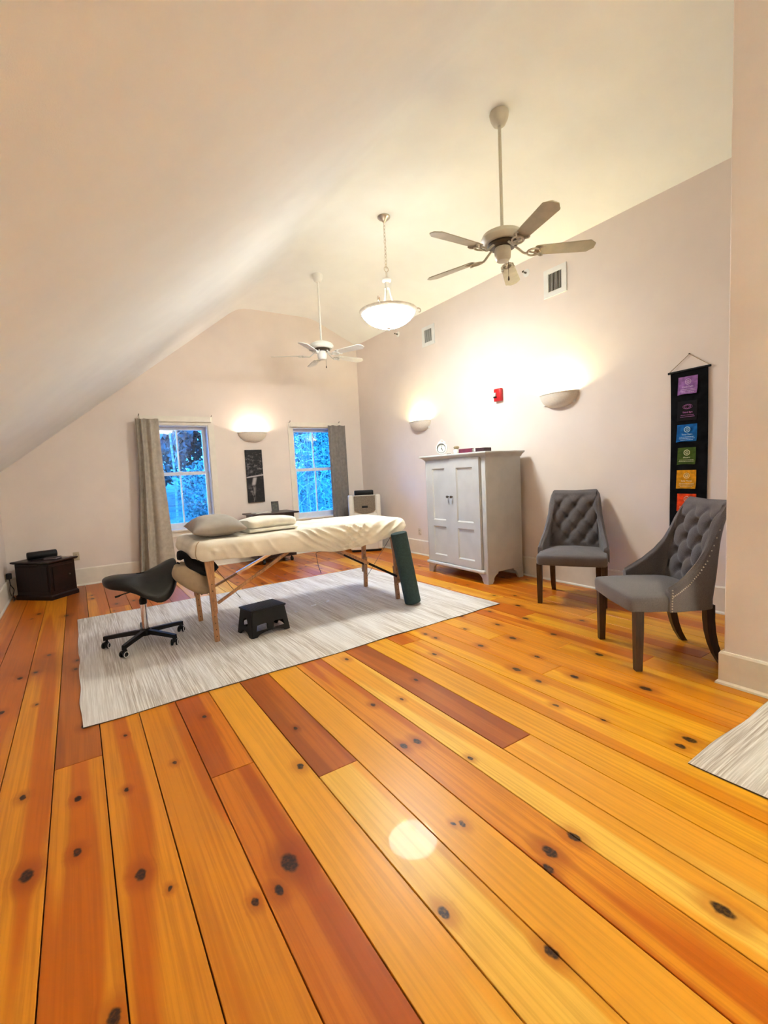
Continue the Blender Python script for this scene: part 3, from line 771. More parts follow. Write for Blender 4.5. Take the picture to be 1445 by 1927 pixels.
brace((2.725, 4.655, .285), (2.20, 4.64, .575), 2)
MB().tube(catmull([L_((1.61, 4.64, .56)), L_((1.64, 4.62, .70))], 4), .010).build('hinge_arm', M_bronze, tb)
MB().tube([L_((2.645, 3.93, .69)), L_((2.735, 4.62, .13))], .0028, 6).build('tension_cable', M_bronze, tb)
MB().tube([L_((.92, 4.62, .70)), L_((1.28, 4.66, .16))], .0028, 6).build('tension_cable', M_bronze, tb)
# face cradle with its slack cover, hanging below the head end, and the black arm sling
def cradle(u, v):
    a = lerp(-1.25, 1.25, u); ph = 2*PI*v
    r = .058*(1-.32*abs(2*u-1)**4) + .007*noise.noise((u*9, v*5, 2))
    cyy, cxx = .105*math.sin(a)*1.15, .17*(1-math.cos(a))
    off_n, off_b = r*math.cos(ph)*1.0, r*math.sin(ph)*1.15
    # ring axis tilted: along (x, z) = (.87, -.5)
    along = .11 - cxx*1.0 + off_n*math.cos(a)
    yy = cyy*1.2 + off_n*math.sin(a)
    up = off_b
    return L_((.70 + along*.86 + up*.45, 4.28+yy, .600 - along*.50 + up*.86))
cb = MB().grid(lambda u, v: cradle(u, v), 36, 16)
for uu in (0, 1):
    n0 = len(cb.v); cb.v.append(tuple(sum(cradle(uu, k/16)[i] for k in range(16))/16 for i in range(3))); cb.m += [0]*16
    base = 0
    for k in range(16):
        cb.f.append(((k*37)+(36 if uu else 0), ((k+1)*37)+(36 if uu else 0), n0))
bmod = cb
bm = bmesh.new(); 
face_cradle = bmod.build('face_cradle', M_cradle, tb, smooth=180)
bm.from_mesh(face_cradle.data); bmesh.ops.remove_doubles(bm, verts=bm.verts, dist=.0003); bmesh.ops.recalc_face_normals(bm, faces=bm.faces); bm.to_mesh(face_cradle.data); bm.free()
# plumper cushion lobe nearest the camera
def lobe(u, v):
    a, c = 2*PI*u, PI*(v-.5)
    k = 1+.05*noise.noise((3*math.cos(a), 3*math.sin(a), v*4))+.035*math.sin(9*a)*math.cos(c)**2*(1 if v > .5 else .4)
    x, y, z = .185*k*math.cos(c)**.7*math.cos(a), .095*k*math.cos(c)**.7*math.sin(a), .086*k*math.sin(c)
    s, q = math.sin(-.70), math.cos(-.70)
    return L_((.748+x*q-z*s, 4.10+y, .533+x*s+z*q))
lb = MB().grid(lambda u, v: lobe(u, min(max(v, .0005), .9995)), 40, 20)
lb.build('cradle_cover', M_cradle, tb, smooth=180)
def sling(u, v):
    P = catmull([(.655, 0, .765), (.70, 0, .745), (.735, 0, .69), (.785, 0, .635), (.86, 0, .60), (.93, 0, .64)], 6)
    p = P[min(int(u*(len(P)-1)), len(P)-1)]
    w = interp([(0, .045), (.15, .05), (.3, .03), (.5, .06), (.8, .075), (1, .05)], u)
    return p, w
b = MB(); loops = []
P = catmull([(.640, 0, .752), (.690, 0, .742), (.728, 0, .69), (.785, 0, .635), (.86, 0, .605), (.93, 0, .64)], 6)
for i, p in enumerate(P):
    u = i/(len(P)-1); w = interp([(0, .035), (.10, .042), (.25, .022), (.45, .05), (.75, .058), (1, .04)], u)
    d = (P[min(i+1, len(P)-1)]-P[max(i-1, 0)]).normalized(); n = Vector((-d.z, 0, d.x))
    loops.append([L_((p.x+n.x*w*math.sin(a), 4.06+.05*math.cos(a), p.z+n.z*w*math.sin(a))) for a in [2*PI*k/12 for k in range(12)]])
b.ring(loops); b.build('arm_sling', M_blackfab, tb, smooth=180)
MB().tube(catmull([L_((.80, 4.02, .60)), L_((.86, 4.0, .555)), L_((.905, 4.0, .540))], 4), [.016-.0015*i for i in range(9)], 8).build('strap_end', M_blackfab, tb)
MB().tube(catmull([L_((.625, 4.03, .70)), L_((.645, 4.03, .690))], 3), .008, 6).build('strap_tip', M_blackfab, tb)

# fitted sheet: draped shell over the padded top
HEM = [(.70, .735), (.80, .70), (1.0, .694), (1.31, .684), (1.6, .672), (1.85, .64), (2.05, .618), (2.25, .632), (2.42, .655), (2.69, .71), (2.84, .765)]
SX0, SX1, SY0, SY1, SR = .725, 2.84, 3.862, 4.728, .125
hx, hy = (SX1-SX0)/2-SR, (SY1-SY0)/2-SR; scx, scy = (SX0+SX1)/2, (SY0+SY1)/2
segs = [('l', 2*hx), ('c', SR*PI/2), ('l', 2*hy), ('c', SR*PI/2), ('l', 2*hx), ('c', SR*PI/2), ('l', 2*hy), ('c', SR*PI/2)]
PER = sum(s[1] for s in segs)
def per_pt(t):
    """point and outward normal on the rounded rectangle, t in metres from near-left straight"""
    t %= PER
    cs = [(-hx, -hy), (hx, -hy), (hx, hy), (-hx, hy)]
    ang = [-PI/2, 0, PI/2, PI]
    for i in range(4):
        ln = segs[2*i][1]
        if t <= ln:
            a = cs[i]; c = cs[(i+1) % 4]; n = (math.cos(ang[i]), math.sin(ang[i])); f = t/ln
            return (scx+lerp(a[0], c[0], f)+n[0]*SR, scy+lerp(a[1], c[1], f)+n[1]*SR), n
        t -= ln; ln = segs[2*i+1][1]
        if t <= ln:
            c = cs[(i+1) % 4]; a = ang[i]+t/SR; n = (math.cos(a), math.sin(a))
            return (scx+c[0]+n[0]*SR, scy+c[1]+n[1]*SR), n
        t -= ln
    return (scx-hx, scy-hy-SR), (0, -1)
def ridge(p, w=.5): return (1-abs(math.sin(p)))**w
def folds(x, s, near):
    """fold height; s = distance down from the top edge (negative on the top)"""
    n1 = noise.noise((x*3.0, s*5.0, 1.3)); n2 = noise.noise((x*7, s*9, 7.7))
    h = .006*noise.noise((x*4, s*6, 5)) + .0035*n2
    if near:
        # right half: swags sweeping from the top at x=1.6-2.0 down to the right, and from x=2.6 down to the left
        wa = sstep(1.42, 1.72, x-s*1.0)*(1-sstep(2.15, 2.42, x-s*.4)); pa = (x-1.45*s)*27 + 2.2*n1
        wc = sstep(2.02, 2.25, x+s*.9)*(1-sstep(2.66, 2.80, x)); pc = (x+2.1*s)*19 + 1.6*n1
        fade = sstep(-.16, .02, s)
        h += (wa*.030*(ridge(pa, 1.6)-.35)+wc*.022*(ridge(pc, 1.7)-.3))*fade
        # left half: short pulls
        wl = (1-sstep(1.45, 1.7, x))*sstep(.9, 1.05, x); pl_ = (x-.9*s)*21+3.2*n1
        h += wl*.013*(ridge(pl_, 2.6)-.15)*sstep(.01, .06, s)
        h += .018*math.exp(-(((x-.885)/.022)**2+((s-.075)/.020)**2)) - .010*math.exp(-(((x-.862)/.02)**2+((s-.085)/.025)**2))
    else:
        h += .006*ridge(x*16+2*n1, 1.5)*sstep(0, .05, s)
    return h
ZT = .862
NP, NTOP, NSIDE = 420, 16, 26
def sheet_pt(i, j):
    t = PER*i/NP; (ex, ey), n = per_pt(t)
    near = n[1] < -.3
    rad = .062
    if j < NTOP:
        f = j/NTOP
        f = 1-(1-f)**1.6
        x, y = lerp(scx+(ex-scx)*.0, ex-n[0]*rad, f), lerp(scy, ey-n[1]*rad, f)
        # spread centre line along x so the grid is even
        x = lerp(scx+max(-hx, min(hx, ex-scx)), ex-n[0]*rad, f)
        s = -(1-f)*.4
        nr = folds(x, -max(0, abs(y-SY0)), True) if y < scy else 0
        bunch = .010*ridge((x-.2*(y-scy))*20+3*noise.noise((x*2, y*3, 3)), 1.5)*sstep(1.5, 1.75, x)*(1-sstep(2.15, 2.45, x))*sstep(-.45, -.1, y-scy-.1)
        return (x, y, ZT + nr*.9 + bunch + .003*noise.noise((x*3, y*3, 9)))
    k = (j-NTOP)/NSIDE
    hem = interp(HEM, ex) if near or abs(n[0]) > .5 else .70
    hem += .010*noise.noise((ex*9, ey*9, 2))
    drop = ZT-hem; arcl = rad*PI/2; tot = arcl + (drop-rad) + .04
    s = k*tot
    if s < arcl:
        a = s/rad; px, pz = -rad+rad*math.sin(a), -rad+rad*math.cos(a); nx, nz = math.sin(a), math.cos(a)
    elif s < arcl+drop-rad:
        q = s-arcl; px, pz = 0, -rad-q; nx, nz = 1, 0
        px += .012*math.sin(PI*q/max(.01, drop-rad)) - .012*(q/max(.01, drop-rad))
    else:
        q = s-arcl-(drop-rad); px, pz = -.012-q*.9, -drop-.002*math.sin(q/.04*PI)+q*.12; nx, nz = .6, -.5
    f = folds(ex, s-arcl*.5, near) * (1 if s < arcl+drop-rad else .6)
    px += nx*f; pz += max(0, nz)*f
    pz -= .012*max(0, noise.noise((ex*6, ey*6, 11)))*sstep(.6, 1, k) if near else 0
    return (ex+n[0]*px, ey+n[1]*px, ZT+pz)
b = MB()
V = [sheet_pt(i, j) for j in range(NTOP+NSIDE+1) for i in range(NP)]
F = [(j*NP+i, j*NP+(i+1) % NP, (j+1)*NP+(i+1) % NP, (j+1)*NP+i) for j in range(NTOP+NSIDE) for i in range(NP)]
b.add(V, F)
sh = thing('fitted_sheet', 'cream cotton sheet, rumpled and swagged, stretched over the massage table top', 'sheet', (OX, OY, ZT))
so = b.build('sheet_cloth', M_sheet, sh, loc=(OX, OY, ZT), smooth=180); so.location = (0, 0, 0)
ts = [PER-.5*SR*PI/2*1.0-.02 + 0*i for i in range(1)]
i0 = int(NP*(PER-SR*PI/4)/PER)
seam = [Vector(sheet_pt(i0, j)) for j in range(NTOP+2, NTOP+NSIDE-3)]
so2 = MB().tube([(p.x-OX-.002, p.y-OY-.003, p.z-ZT) for p in seam], .0042, 6).build('corner_seam', mat('seam_thread', (.50, .38, .24), .9), sh)

# pillow and folded blanket
def pillow_surface(W, D, H, seed):
    def f(u, v, sgn):
        x, y = 2*u-1, 2*v-1
        e = (max(0, 1-abs(x)**2.6)*max(0, 1-abs(y)**2.6))**.52
        pin = 1-.07*(1-abs(y))*0 - .10*(1-x*x)*(y*y) - .0
        px = x*W/2*(1-.08*(1-y*y)*(x*x)*-.0)*(1-.10*(1-abs(y)**2)*abs(x)**3*.6)
        py = y*D/2*(1-.12*(1-x*x)*abs(y)**3)
        z = sgn*H*e*(.62 if sgn > 0 else .38) + .006*noise.noise((x*3+seed, y*3, sgn))*e
        return (px, py, z)
    return f
pf = pillow_surface(.60, .44, .175, 3)
b = MB(); b.grid(lambda u, v: pf(u, v, 1), 36, 30); b.grid(lambda u, v: pf(u, v, -1), 36, 30)
o = b.build('pillow', M_pillow, None, smooth=180); o.location = (.985, 4.24, .934); o.rotation_euler = (0, math.radians(-1), math.radians(86))
bm = bmesh.new(); bm.from_mesh(o.data); bmesh.ops.remove_doubles(bm, verts=bm.verts, dist=.0005); bmesh.ops.recalc_face_normals(bm, faces=bm.faces); bm.to_mesh(o.data); bm.free()
tag(o, 'taupe pillow lying at the head end of the massage table', 'pillow')
bl = thing('folded_blanket', 'cream blanket folded in a flat bundle beside the taupe pillow', 'blanket', (1.42, 4.20, .868), math.radians(4))
for i, (w, d, z0, h) in enumerate(((.205, .19, 0, .040), (.196, .182, .030, .082))):
    def fn(p, i=i): 
        q = Vector(p); q.z += .012*noise.noise((q.x*5, q.y*5, i))+(.014*math.sin(q.x*8+1.2) if q.z > .04 else 0); q.y += .006*noise.noise((q.x*8, q.z*8, i+4)); return q
    bm = bmesh.new(); bmesh.ops.create_grid(bm, x_segments=1, y_segments=1, size=1); bm.free()
    N = 26; sec = []
    for k in range(20):
        a = 2*PI*k/20; ca, sa = math.cos(a), math.sin(a)
        sec.append((d*math.copysign(abs(ca)**.42, ca), h/2*math.copysign(abs(sa)**.62, sa)))
    loops = []
    for k in range(N+1):
        x = lerp(-w, w*1.25, k/N); sc_ = min(1, .9+.1*sstep(0, .06, min(k, N-k)/N))
        loops.append([fn((x, yy*sc_, z0+h/2+zz*sc_)) for yy, zz in sec])
    MB().ring(loops).build('blanket_fold', M_blanket, bl, smooth=60)

# ------------------------------------------------------------------ saddle stool
ss = thing('saddle_stool', 'black saddle stool on five castors at the head of the massage table', 'stool', (.385, 4.33, .010), 0)
def saddle(u, v):
    a, c = 2*PI*u, PI*(v-.5)
    ca, sa, cc, sc_ = math.cos(a), math.sin(a), math.cos(c), math.sin(c)
    p = cc**.42 if cc > 0 else 0
    ca, sa = math.copysign(abs(ca)**.62, ca), math.copysign(abs(sa)**.62, sa)
    X = .275*p*ca
    wid = .225*(.62+.38*sstep(-.30, .16, X))
    Y = wid*p*sa
    th = .060
    z = th*.85*abs(sc_)**.8 if sc_ > 0 else -(th*1.05+.085*sstep(-.02, .22, X))*abs(sc_)**.6
    z += .118*max(0, X/.275)**1.5 + .022*max(0, -X/.275)**1.3 - 2.7*Y*Y*sstep(-.20, .10, X) - .9*Y*Y
    if sc_ < 0: z += .3*Y*Y
    return (X, Y, .548+z)
b = MB().grid(lambda u, v: saddle(u, min(max(v, .002), .998)), 56, 30)
so = b.build('seat', M_blackvinyl, ss, smooth=180)
bm = bmesh.new(); bm.from_mesh(so.data); bmesh.ops.remove_doubles(bm, verts=bm.verts, dist=.002); bmesh.ops.recalc_face_normals(bm, faces=bm.faces); bm.to_mesh(so.data); bm.free()
so.rotation_euler = (0, 0, math.radians(4))
MB().rbox((-.09, -.06, .455), (.09, .06, .485), .01).build('seat_plate', M_black, ss)
MB().cyl((0, 0, .10), (0, 0, .34), .0255, .0235, 24).build('gas_column', M_chrome, ss)
MB().lathe([(0, .385), (.018, .385), (.018, .47), (0, .47)], 20).build('piston', M_black, ss)
MB().lathe([(.0, .336), (.027, .336), (.030, .345), (.030, .372), (.022, .388), (0, .388)], 24).build('collar', M_black, ss)
MB().tube(catmull([(-.05, -.03, .462), (-.13, -.03, .452), (-.175, -.03, .440), (-.20, -.03, .436)], 4), [.005]*7+[.008]*6, 8).build('height_lever', M_black, ss)
MB().lathe([(0, .072), (.042, .072), (.048, .080), (.046, .112), (.030, .128), (0, .128)], 24).build('base_hub', M_black, ss)
for k in range(5):
    M = RZ(math.radians(18+72*k)); R = .298
    arm = MB()
    sec = []
    for r, zc, h, w in ((.02, .102, .018, .022), (.12, .098, .016, .021), (.22, .092, .015, .019), (R, .086, .014, .018), (R+.022, .080, .018, .015)):
        sec.append([(r, -w, zc-h), (r, w, zc-h), (r, w*.75, zc+h), (r, -w*.75, zc+h)])
    arm.ring(sec, M=M); arm.build('base_arm', M_black, ss, smooth=25)
    ca = MB(); ca.cyl((R, 0, .052), (R, 0, .086), .010, n=12, M=M)
    sw = math.radians([40, 200, 75, -20, 120][k]); Mc = M @ T(R, 0, 0) @ RZ(sw)
    ca.rbox((-.012, -.012, .028), (.034, .012, .060), .008, 2, M=Mc)
    co = ca.build('castor', M_black, ss)
    for s in (-1, 1):
        wm = Mc @ T(.014, s*.019, .0265) @ RX(PI/2)
        w = MB(); w.lathe([(0, -.008), (.018, -.008), (.0255, -.006), (.0265, 0), (.0255, .006), (.018, .008), (0, .008)], 22, M=wm)
        w.build('wheel', M_black, co)
        MB().torus(.0205, .0032, 22, 6, Mc @ T(.014, s*.0272, .0265) @ RX(PI/2)).build('wheel_rim', M_white, co)

# ------------------------------------------------------------------ step stool
st = thing('step_stool', 'small black plastic step stool standing on the rug', 'step stool', (1.272, 3.963, .0105), math.radians(8.7))
HT = .228
def taper(M_in=None):
    pass
W0, D0, W1_, D1_ = .176, .134, .150, .104      # half sizes at floor and at top
def arch(cx, r, z0, n=10): return [(cx+r*math.cos(PI*i/n), z0+r*math.sin(PI*i/n)) for i in range(n+1)]
def panel(w0, w1, leg, ah, hole, tilt_axis):
    o = [(-w0, 0), (-w0+leg, 0)] + [(lerp(-w0+leg+.012, w0-leg-.012, i/10), ah*math.sin(PI*i/10)**.6+.012) for i in range(11)] + [(w0-leg, 0), (w0, 0), (w1, HT-.012), (-w1, HT-.012)]
    return o
for s in (-1, 1):   # long sides
    M = T(0, s*D0, 0) @ RX(s*math.atan2(D0-D1_, HT)) @ RX(PI/2) @ T(0, 0, -.006)
    hole = [(-.060, .100), (.060, .100), (.052, .126), (-.052, .126)] if 1 else ()
    MB().prism(panel(W0, W1_, .045, .022, None, 0), [[(-.135, .050), (-.030, .050), (-.030, .098), (-.052, .104), (-.122, .098)], [(.030, .050), (.135, .050), (.122, .098), (.052, .104), (.030, .098)]], .012, M=M).build('side_panel', M_black, st, smooth=20)
    M = T(s*W0, 0, 0) @ RY(-s*math.atan2(W0-W1_, HT)) @ RZ(PI/2) @ RX(PI/2) @ T(0, 0, -.006)
    h1 = [(-.045, .085), (.045, .085)] + [(.045*math.cos(PI*i/8), .105+.045*math.sin(PI*i/8)) for i in range(9)]
    MB().prism(panel(D0, D1_, .048, .030, None, 0), [h1], .012, M=M).build('end_panel', M_black, st, smooth=20)
MB().rbox((-.166, -.120, HT-.016), (.166, .120, HT), .006, 2).build('step_top', M_black, st)
pad = MB()
for i in range(14):
    for j in range(9):
        x, y = lerp(-.145, .145, i/13), lerp(-.098, .098, j/8)
        pad.lathe([(.007, 0), (.0055, .0022), (0, .0025)], 6, M=T(x, y, HT-.0002))
stuff(pad.build('grip_studs', mat('dark_grey_rubber', (.045, .045, .048), .6), st))

# ------------------------------------------------------------------ foam roller leaning on the table end
p0, p1 = Vector((2.728, 3.718, .012)), Vector((2.628, 3.772, .725)); ax = (p1-p0).normalized(); ln = (p1-p0).length
R = .0815
q = Vector((0, 0, 1)).rotation_difference(ax).to_matrix().to_4x4()
z0 = R*math.sqrt(1-ax.z**2)
b = MB().lathe([(0, 0), (R-.008, 0), (R-.002, .003), (R, .010), (R, ln-.012), (R-.003, ln-.003), (R-.010, ln), (0, ln)], 40)
o = b.build('foam_roller', M_roller, None, smooth=40); o.location = p0+Vector((0, 0, z0*.98)); o.rotation_mode = 'QUATERNION'; o.rotation_quaternion = q.to_quaternion()
tag(o, 'dark green-grey foam roller leaning against the right end of the massage table', 'foam roller')
# ------------------------------------------------------------------ tufted chairs
def make_chair(loc, rz, label):
    t = thing('tufted_chair', label, 'chair', loc, rz, 'grey tufted chairs')
    # local frame: +Y towards the back, X across, origin on the floor under the seat centre
    PXB, PZB = .165, .216
    def tuft(x, z):
        if not (.52 < z < 1.02): fz = 0 if z < .50 or z > 1.03 else .3
        else: fz = 1
        fz = sstep(.49, .57, z)*(1-sstep(.955, 1.02, z)); fx = 1-sstep(.235, .29, abs(x))
        u = x/PXB+(z-.905)/PZB; w = x/PXB-(z-.905)/PZB
        ru, rw = u-round(u), w-round(w)
        h = .028*(abs(math.sin(PI*u))**.55*abs(math.sin(PI*w))**.55)
        bx = (ru+rw)/2*PXB; bz = (ru-rw)/2*PZB
        h += .036*(1-math.exp(-(bx*bx+bz*bz)/(.026**2)))
        return (h-.044)*fz*fx
    # plan path of the U-shaped shell, s in [-1, 1]
    path = []
    for i in range(121):
        s = -1+2*i/120
        path.append(s)
    half = [(0, .206), (.10, .206), (.19, .204), (.255, .190), (.290, .135), (.304, .04), (.320, -.05), (.325, -.11)]
    hp = catmull([(x, y, 0) for x, y in half], 10)
    ln = [0]
    for a, c in zip(hp, hp[1:]): ln.append(ln[-1]+(c-a).length)
    def plan(s):
        d = abs(s)*ln[-1]
        for i in range(len(hp)-1):
            if d <= ln[i+1]+1e-9:
                p = hp[i].lerp(hp[i+1], (d-ln[i])/(ln[i+1]-ln[i])); tg = (hp[i+1]-hp[i]).normalized(); break
        n = Vector((-tg.y, tg.x, 0))*-1          # outward
        n = Vector((tg.y, -tg.x, 0)) if (Vector((tg.y, -tg.x, 0)).dot(Vector((p.x, p.y+.1, 0))) > 0) else Vector((-tg.y, tg.x, 0))
        if s < 0: p = Vector((-p.x, p.y, 0)); n = Vector((-n.x, n.y, 0))
        return p, n
    def top(s):
        return interp([(0, 1.045), (.40, 1.052), (.465, 1.035), (.505, .96), (.55, .84), (.605, .745), (.68, .672), (.79, .605), (.9, .56), (1, .525)], abs(s))
    def sweep(p, n, z, s):
        k = max(0, (z-.44))/.6
        wb = 1-sstep(.45, .75, abs(s))
        q = Vector((p.x, p.y + (.075*k+.035*k*k)*(.35+.65*wb), z))
        q.x *= 1 - .10*sstep(.55, .85, z)*(1)      # narrower higher up
        q.x += .0
        # top of the back rolls slightly outward
        q.y += .020*sstep(.9, 1.05, z)*wb
        return q
    TH = .052
    NS, NZ = 110, 56
    def inner(a, c):
        s = -1+2*a; p, n = plan(s); z0 = .44; zt = top(s)
        z = lerp(z0, zt, c); q = sweep(p, n, z, s)
        r = min(1, (1-c)*(zt-z0)/.03); 
        ins = TH*(.6+.4*math.sqrt(max(0, 1-(1-r)**2)))
        d = tuft(q.x*1.05, z) if abs(s) < .62 else 0
        return q - n*(ins+d+.004*(1-abs(s)))
    def outer(a, c):
        s = -1+2*a; p, n = plan(s); z0 = .385; zt = top(s)
        z = lerp(z0, zt, c); q = sweep(p, n, max(z, .44), s); q.z = z
        r = min(1, (1-c)*(zt-z0)/.03)
        return q - n*(TH*.30*(1-math.sqrt(max(0, 1-(1-r)**2))))
    b = MB()
    b.grid(lambda a, c: inner(a, c), NS, NZ); n0 = len(b.v)
    b.grid(lambda a, c: outer(a, c), NS, NZ)
    m = NS+1
    # crown roll between inner and outer top edges
    ext = []
    for i in range(m):
        a, c = Vector(b.v[NZ*m+i]), Vector(b.v[n0+NZ*m+i]); ext.append(tuple((a+c)/2+Vector((0, 0, .012))))
    e0 = len(b.v); b.v += ext
    for i in range(NS):
        b.f += [(NZ*m+i, NZ*m+i+1, e0+i+1, e0+i), (e0+i, e0+i+1, n0+NZ*m+i+1, n0+NZ*m+i)]; b.m += [0, 0]
    for i in (0, NS):   # front ends of the arms
        ids = [j*m+i for j in range(NZ+1)] + [e0+i] + [n0+j*m+i for j in range(NZ, -1, -1)]
        b.f.append(tuple(ids)); b.m.append(0)
    b.f += [(i, i+1, n0+i+1, n0+i) for i in range(NS)]; b.m += [0]*NS
    back = b.build('backrest', M_chair, t, smooth=70)
    for row, (z, xs) in enumerate(((.905, (-PXB, 0, PXB)), (.797, (-PXB/2, PXB/2)), (.689, (-PXB, 0, PXB)), (.581, (-PXB/2, PXB/2)))):
        for x in xs:
            best = min(((abs(inner(a/200, c/80).x*1.05-x)+abs(inner(a/200, c/80).z-z), a, c) for a in range(66, 135, 1) for c in range(14, 74, 2)), key=lambda q: q[0])
            P = inner(best[1]/200, best[2]/80)
            MB().lathe([(0, -.004), (.011, -.003), (.012, .001), (.008, .006), (0, .0075)], 12, M=T(P.x, P.y-.002, P.z) @ RX(math.radians(82))).build('tuft_button', M_chair, back)
    # seat cushion
    def seat(p):
        x, y, z = p
        k = 1 - .13*sstep(-.1, .25, y)
        zz = z + (.022*(1-(x/.31)**2)*(1-((y+.03)/.33)**2) if z > .44 else 0)
        return Vector((x*k, y-.018*(1-(x/.31)**2)*(1 if y < 0 else 0), zz))
    bm = bmesh.new(); bmesh.ops.create_grid(bm, x_segments=1, y_segments=1, size=.1); bm.free()
    loops = []
    N = 40
    hw, y0, y1, z0, z1, r = .313, -.335, .185, .385, .475, .034
    b = MB()
    def sec(f):
        out = []
        for k in range(64):
            a = 2*PI*k/64; ca, sa = math.cos(a), math.sin(a)
            e = .13
            X = hw*f*math.copysign(abs(ca)**e, ca); Y = (y0+y1)/2+(y1-y0)/2*f*math.copysign(abs(sa)**e, sa)
            out.append((X, Y))
        return out
    for f, z in ((.0, z0), (.6, z0), (.965, z0), (.985, z0+.004), (.99, z0+.02), (1, z0+.04), (1.0, z1-.022), (.985, z1-.006), (.955, z1+.003), (.85, z1+.010), (.65, z1+.016), (.4, z1+.02), (.2, z1+.022), (0.01, z1+.022)):
        loops.append([seat((x, y, z)) for x, y in sec(max(f, .01))])
    b.ring(loops); b.build('seat', M_chair, t, smooth=50)
    # legs
    for s in (-1, 1):
        x = s*.285
        def sq(cx, cy, z, w): return [(cx-w, cy-w, z), (cx+w, cy-w, z), (cx+w, cy+w, z), (cx-w, cy+w, z)]
        MB().ring([sq(x, -.285, .392, .026), sq(x, -.285, .25, .025), sq(x, -.287, .004, .0205), sq(x, -.287, 0, .019)]).build('leg', M_legwood, t, smooth=25)
        L = []
        for z, dy, w in ((.40, 0, .026), (.30, .002, .0255), (.22, .010, .025), (.14, .028, .0235), (.07, .053, .022), (.02, .080, .0205), (0, .092, .020)):
            L.append(sq(s*.220, .185+dy, z, w))
        MB().ring(L).build('leg', M_legwood, t, smooth=25)
        # nailhead line: up the front edge of the side panel, then along under the arm roll
        nb = MB(); pts = []
        for z in [.392+.0165*i for i in range(9)]: pts.append((s*.975, (z-.385)/(top(.975)-.385)))
        for q in range(26):
            ss_ = .965-.018*q; pts.append((s*ss_, 1-.052/(top(ss_)-.385)))
        for a, c in pts:
            P = outer((a+1)/2, c); p, n = plan(a)
            rot = Vector((0, 0, 1)).rotation_difference(n).to_matrix().to_4x4()
            nb.lathe([(.0052, -.001), (.0045, .002), (0, .0034)], 8, M=T(*P) @ rot)
        stuff(nb.build('nailhead_trim', M_nickel, t))
    return t
ch = make_chair((4.062, 2.812, 0), math.radians(-59.7), 'grey tufted chair against the right wall next to the armoire')
copy_tree(ch, (3.300, 1.612, 0), math.radians(-126.6), 'grey tufted chair nearest the camera, half hidden by the partition at right')

# ------------------------------------------------------------------ armoire
ar = thing('armoire', 'grey painted two-door armoire standing against the right wall', 'armoire', (4.12, 4.285, 0))
A_ = lambda x, y, z: (x-4.12, y-4.285, z)
AX0, AX1, AY0, AY1 = 3.845, 4.425, 3.755, 4.815
cs = MB().rbox(A_(AX0, AY0, .125), A_(AX1, AY1, 1.462), .004, 1); cs.build('carcass', M_arm, ar)
for y0, y1 in ((AY0-.004, AY0+.062), (AY1-.035, AY1+.004)):
    MB().rbox(A_(AX0-.012, y0, .125), A_(AX0+.02, y1, 1.462), .005, 2).build('corner_stile', M_arm, ar)
MB().rbox(A_(AX0-.022, AY0+.072, .15), A_(AX0+.0, AY0+.078, 1.45), .002, 1).build('stile_bead', M_arm, ar)
sec = [(0, 1.452), (.012, 1.452), (.016, 1.462), (.030, 1.478), (.052, 1.492), (.066, 1.500), (.066, 1.512), (.058, 1.518), (0, 1.518)]
L = []
for x, y, sx, sy in ((AX1, AY0, 0, -1), (AX0, AY0, -1, -1), (AX0, AY1, -1, 1), (AX1, AY1, 0, 1)):
    L.append([A_(x+sx*a, y+sy*a, z) for a, z in sec])
MB().ring(L).build('cornice', M_arm, ar, smooth=25)
MB().rbox(A_(AX0, AY0, 1.50), A_(AX1, AY1, 1.518), .002, 1).build('top_board', M_arm, ar)
MB().rbox(A_(AX0-.045, AY0+.03, .118), A_(AX0+.01, AY1+.01, .158), .012, 3).build('base_moulding', mat('armoire_pale', (.60, .60, .58), .5, var=.02), ar)
def door(ya, yb, xf, z0, z1, knob_y, hy):
    w = yb-ya; M = Matrix(((0, 0, -1, xf-4.12), (1, 0, 0, ya-4.285), (0, 1, 0, 0), (0, 0, 0, 1)))   # local x->y, y->z, extrude -> -x
    st = .105
    hs = [[(st, .700), (w-st, .700), (w-st, 1.350), (st, 1.350)], [(st, .250), (w-st, .250), (w-st, .622), (st, .622)]]
    d = MB().prism([(0, z0), (w, z0), (w, z1), (0, z1)], hs, .022, M=M).build('door', M_arm, ar, smooth=20)
    for h in hs:
        M2 = M
        MB().box((h[0][0]-.003, h[0][1]-.003, .0), (h[1][0]+.003, h[2][1]+.003, .008), M=M2).build('door_panel', M_arm, d, smooth=0)
        fr = MB(); a, c, e, f = h[0][0], h[1][0], h[0][1], h[2][1]; g = .014
        o4 = [(a, e), (c, e), (c, f), (a, f)]; i4 = [(a+g, e+g), (c-g, e+g), (c-g, f-g), (a+g, f-g)]
        fr.ring([[(x, y, .021) for x, y in o4], [(x, y, .008) for x, y in i4]], cap0=False, cap1=False, M=M)
        fr.build('panel_moulding', M_arm, d, smooth=0, normals=True)
    MB().lathe([(0, 0), (.007, 0), (.006, .012), (.014, .018), (.017, .026), (.013, .034), (0, .037)], 18, M=T(xf-.022-4.12, knob_y-4.285, 1.0) @ RY(-PI/2)).build('knob', M_bronze, d)
    for z in (.30, .86, 1.36):
        if hy is not None: MB().cyl(A_(xf-.012, hy, z-.028), A_(xf-.012, hy, z+.028), .0065, n=10).build('hinge', M_arm, d)
door(4.330, 4.782, AX0-.001, .165, 1.452, 4.372, 4.787)
door(3.834, 4.321, AX0-.011, .163, 1.462, 4.288, None)
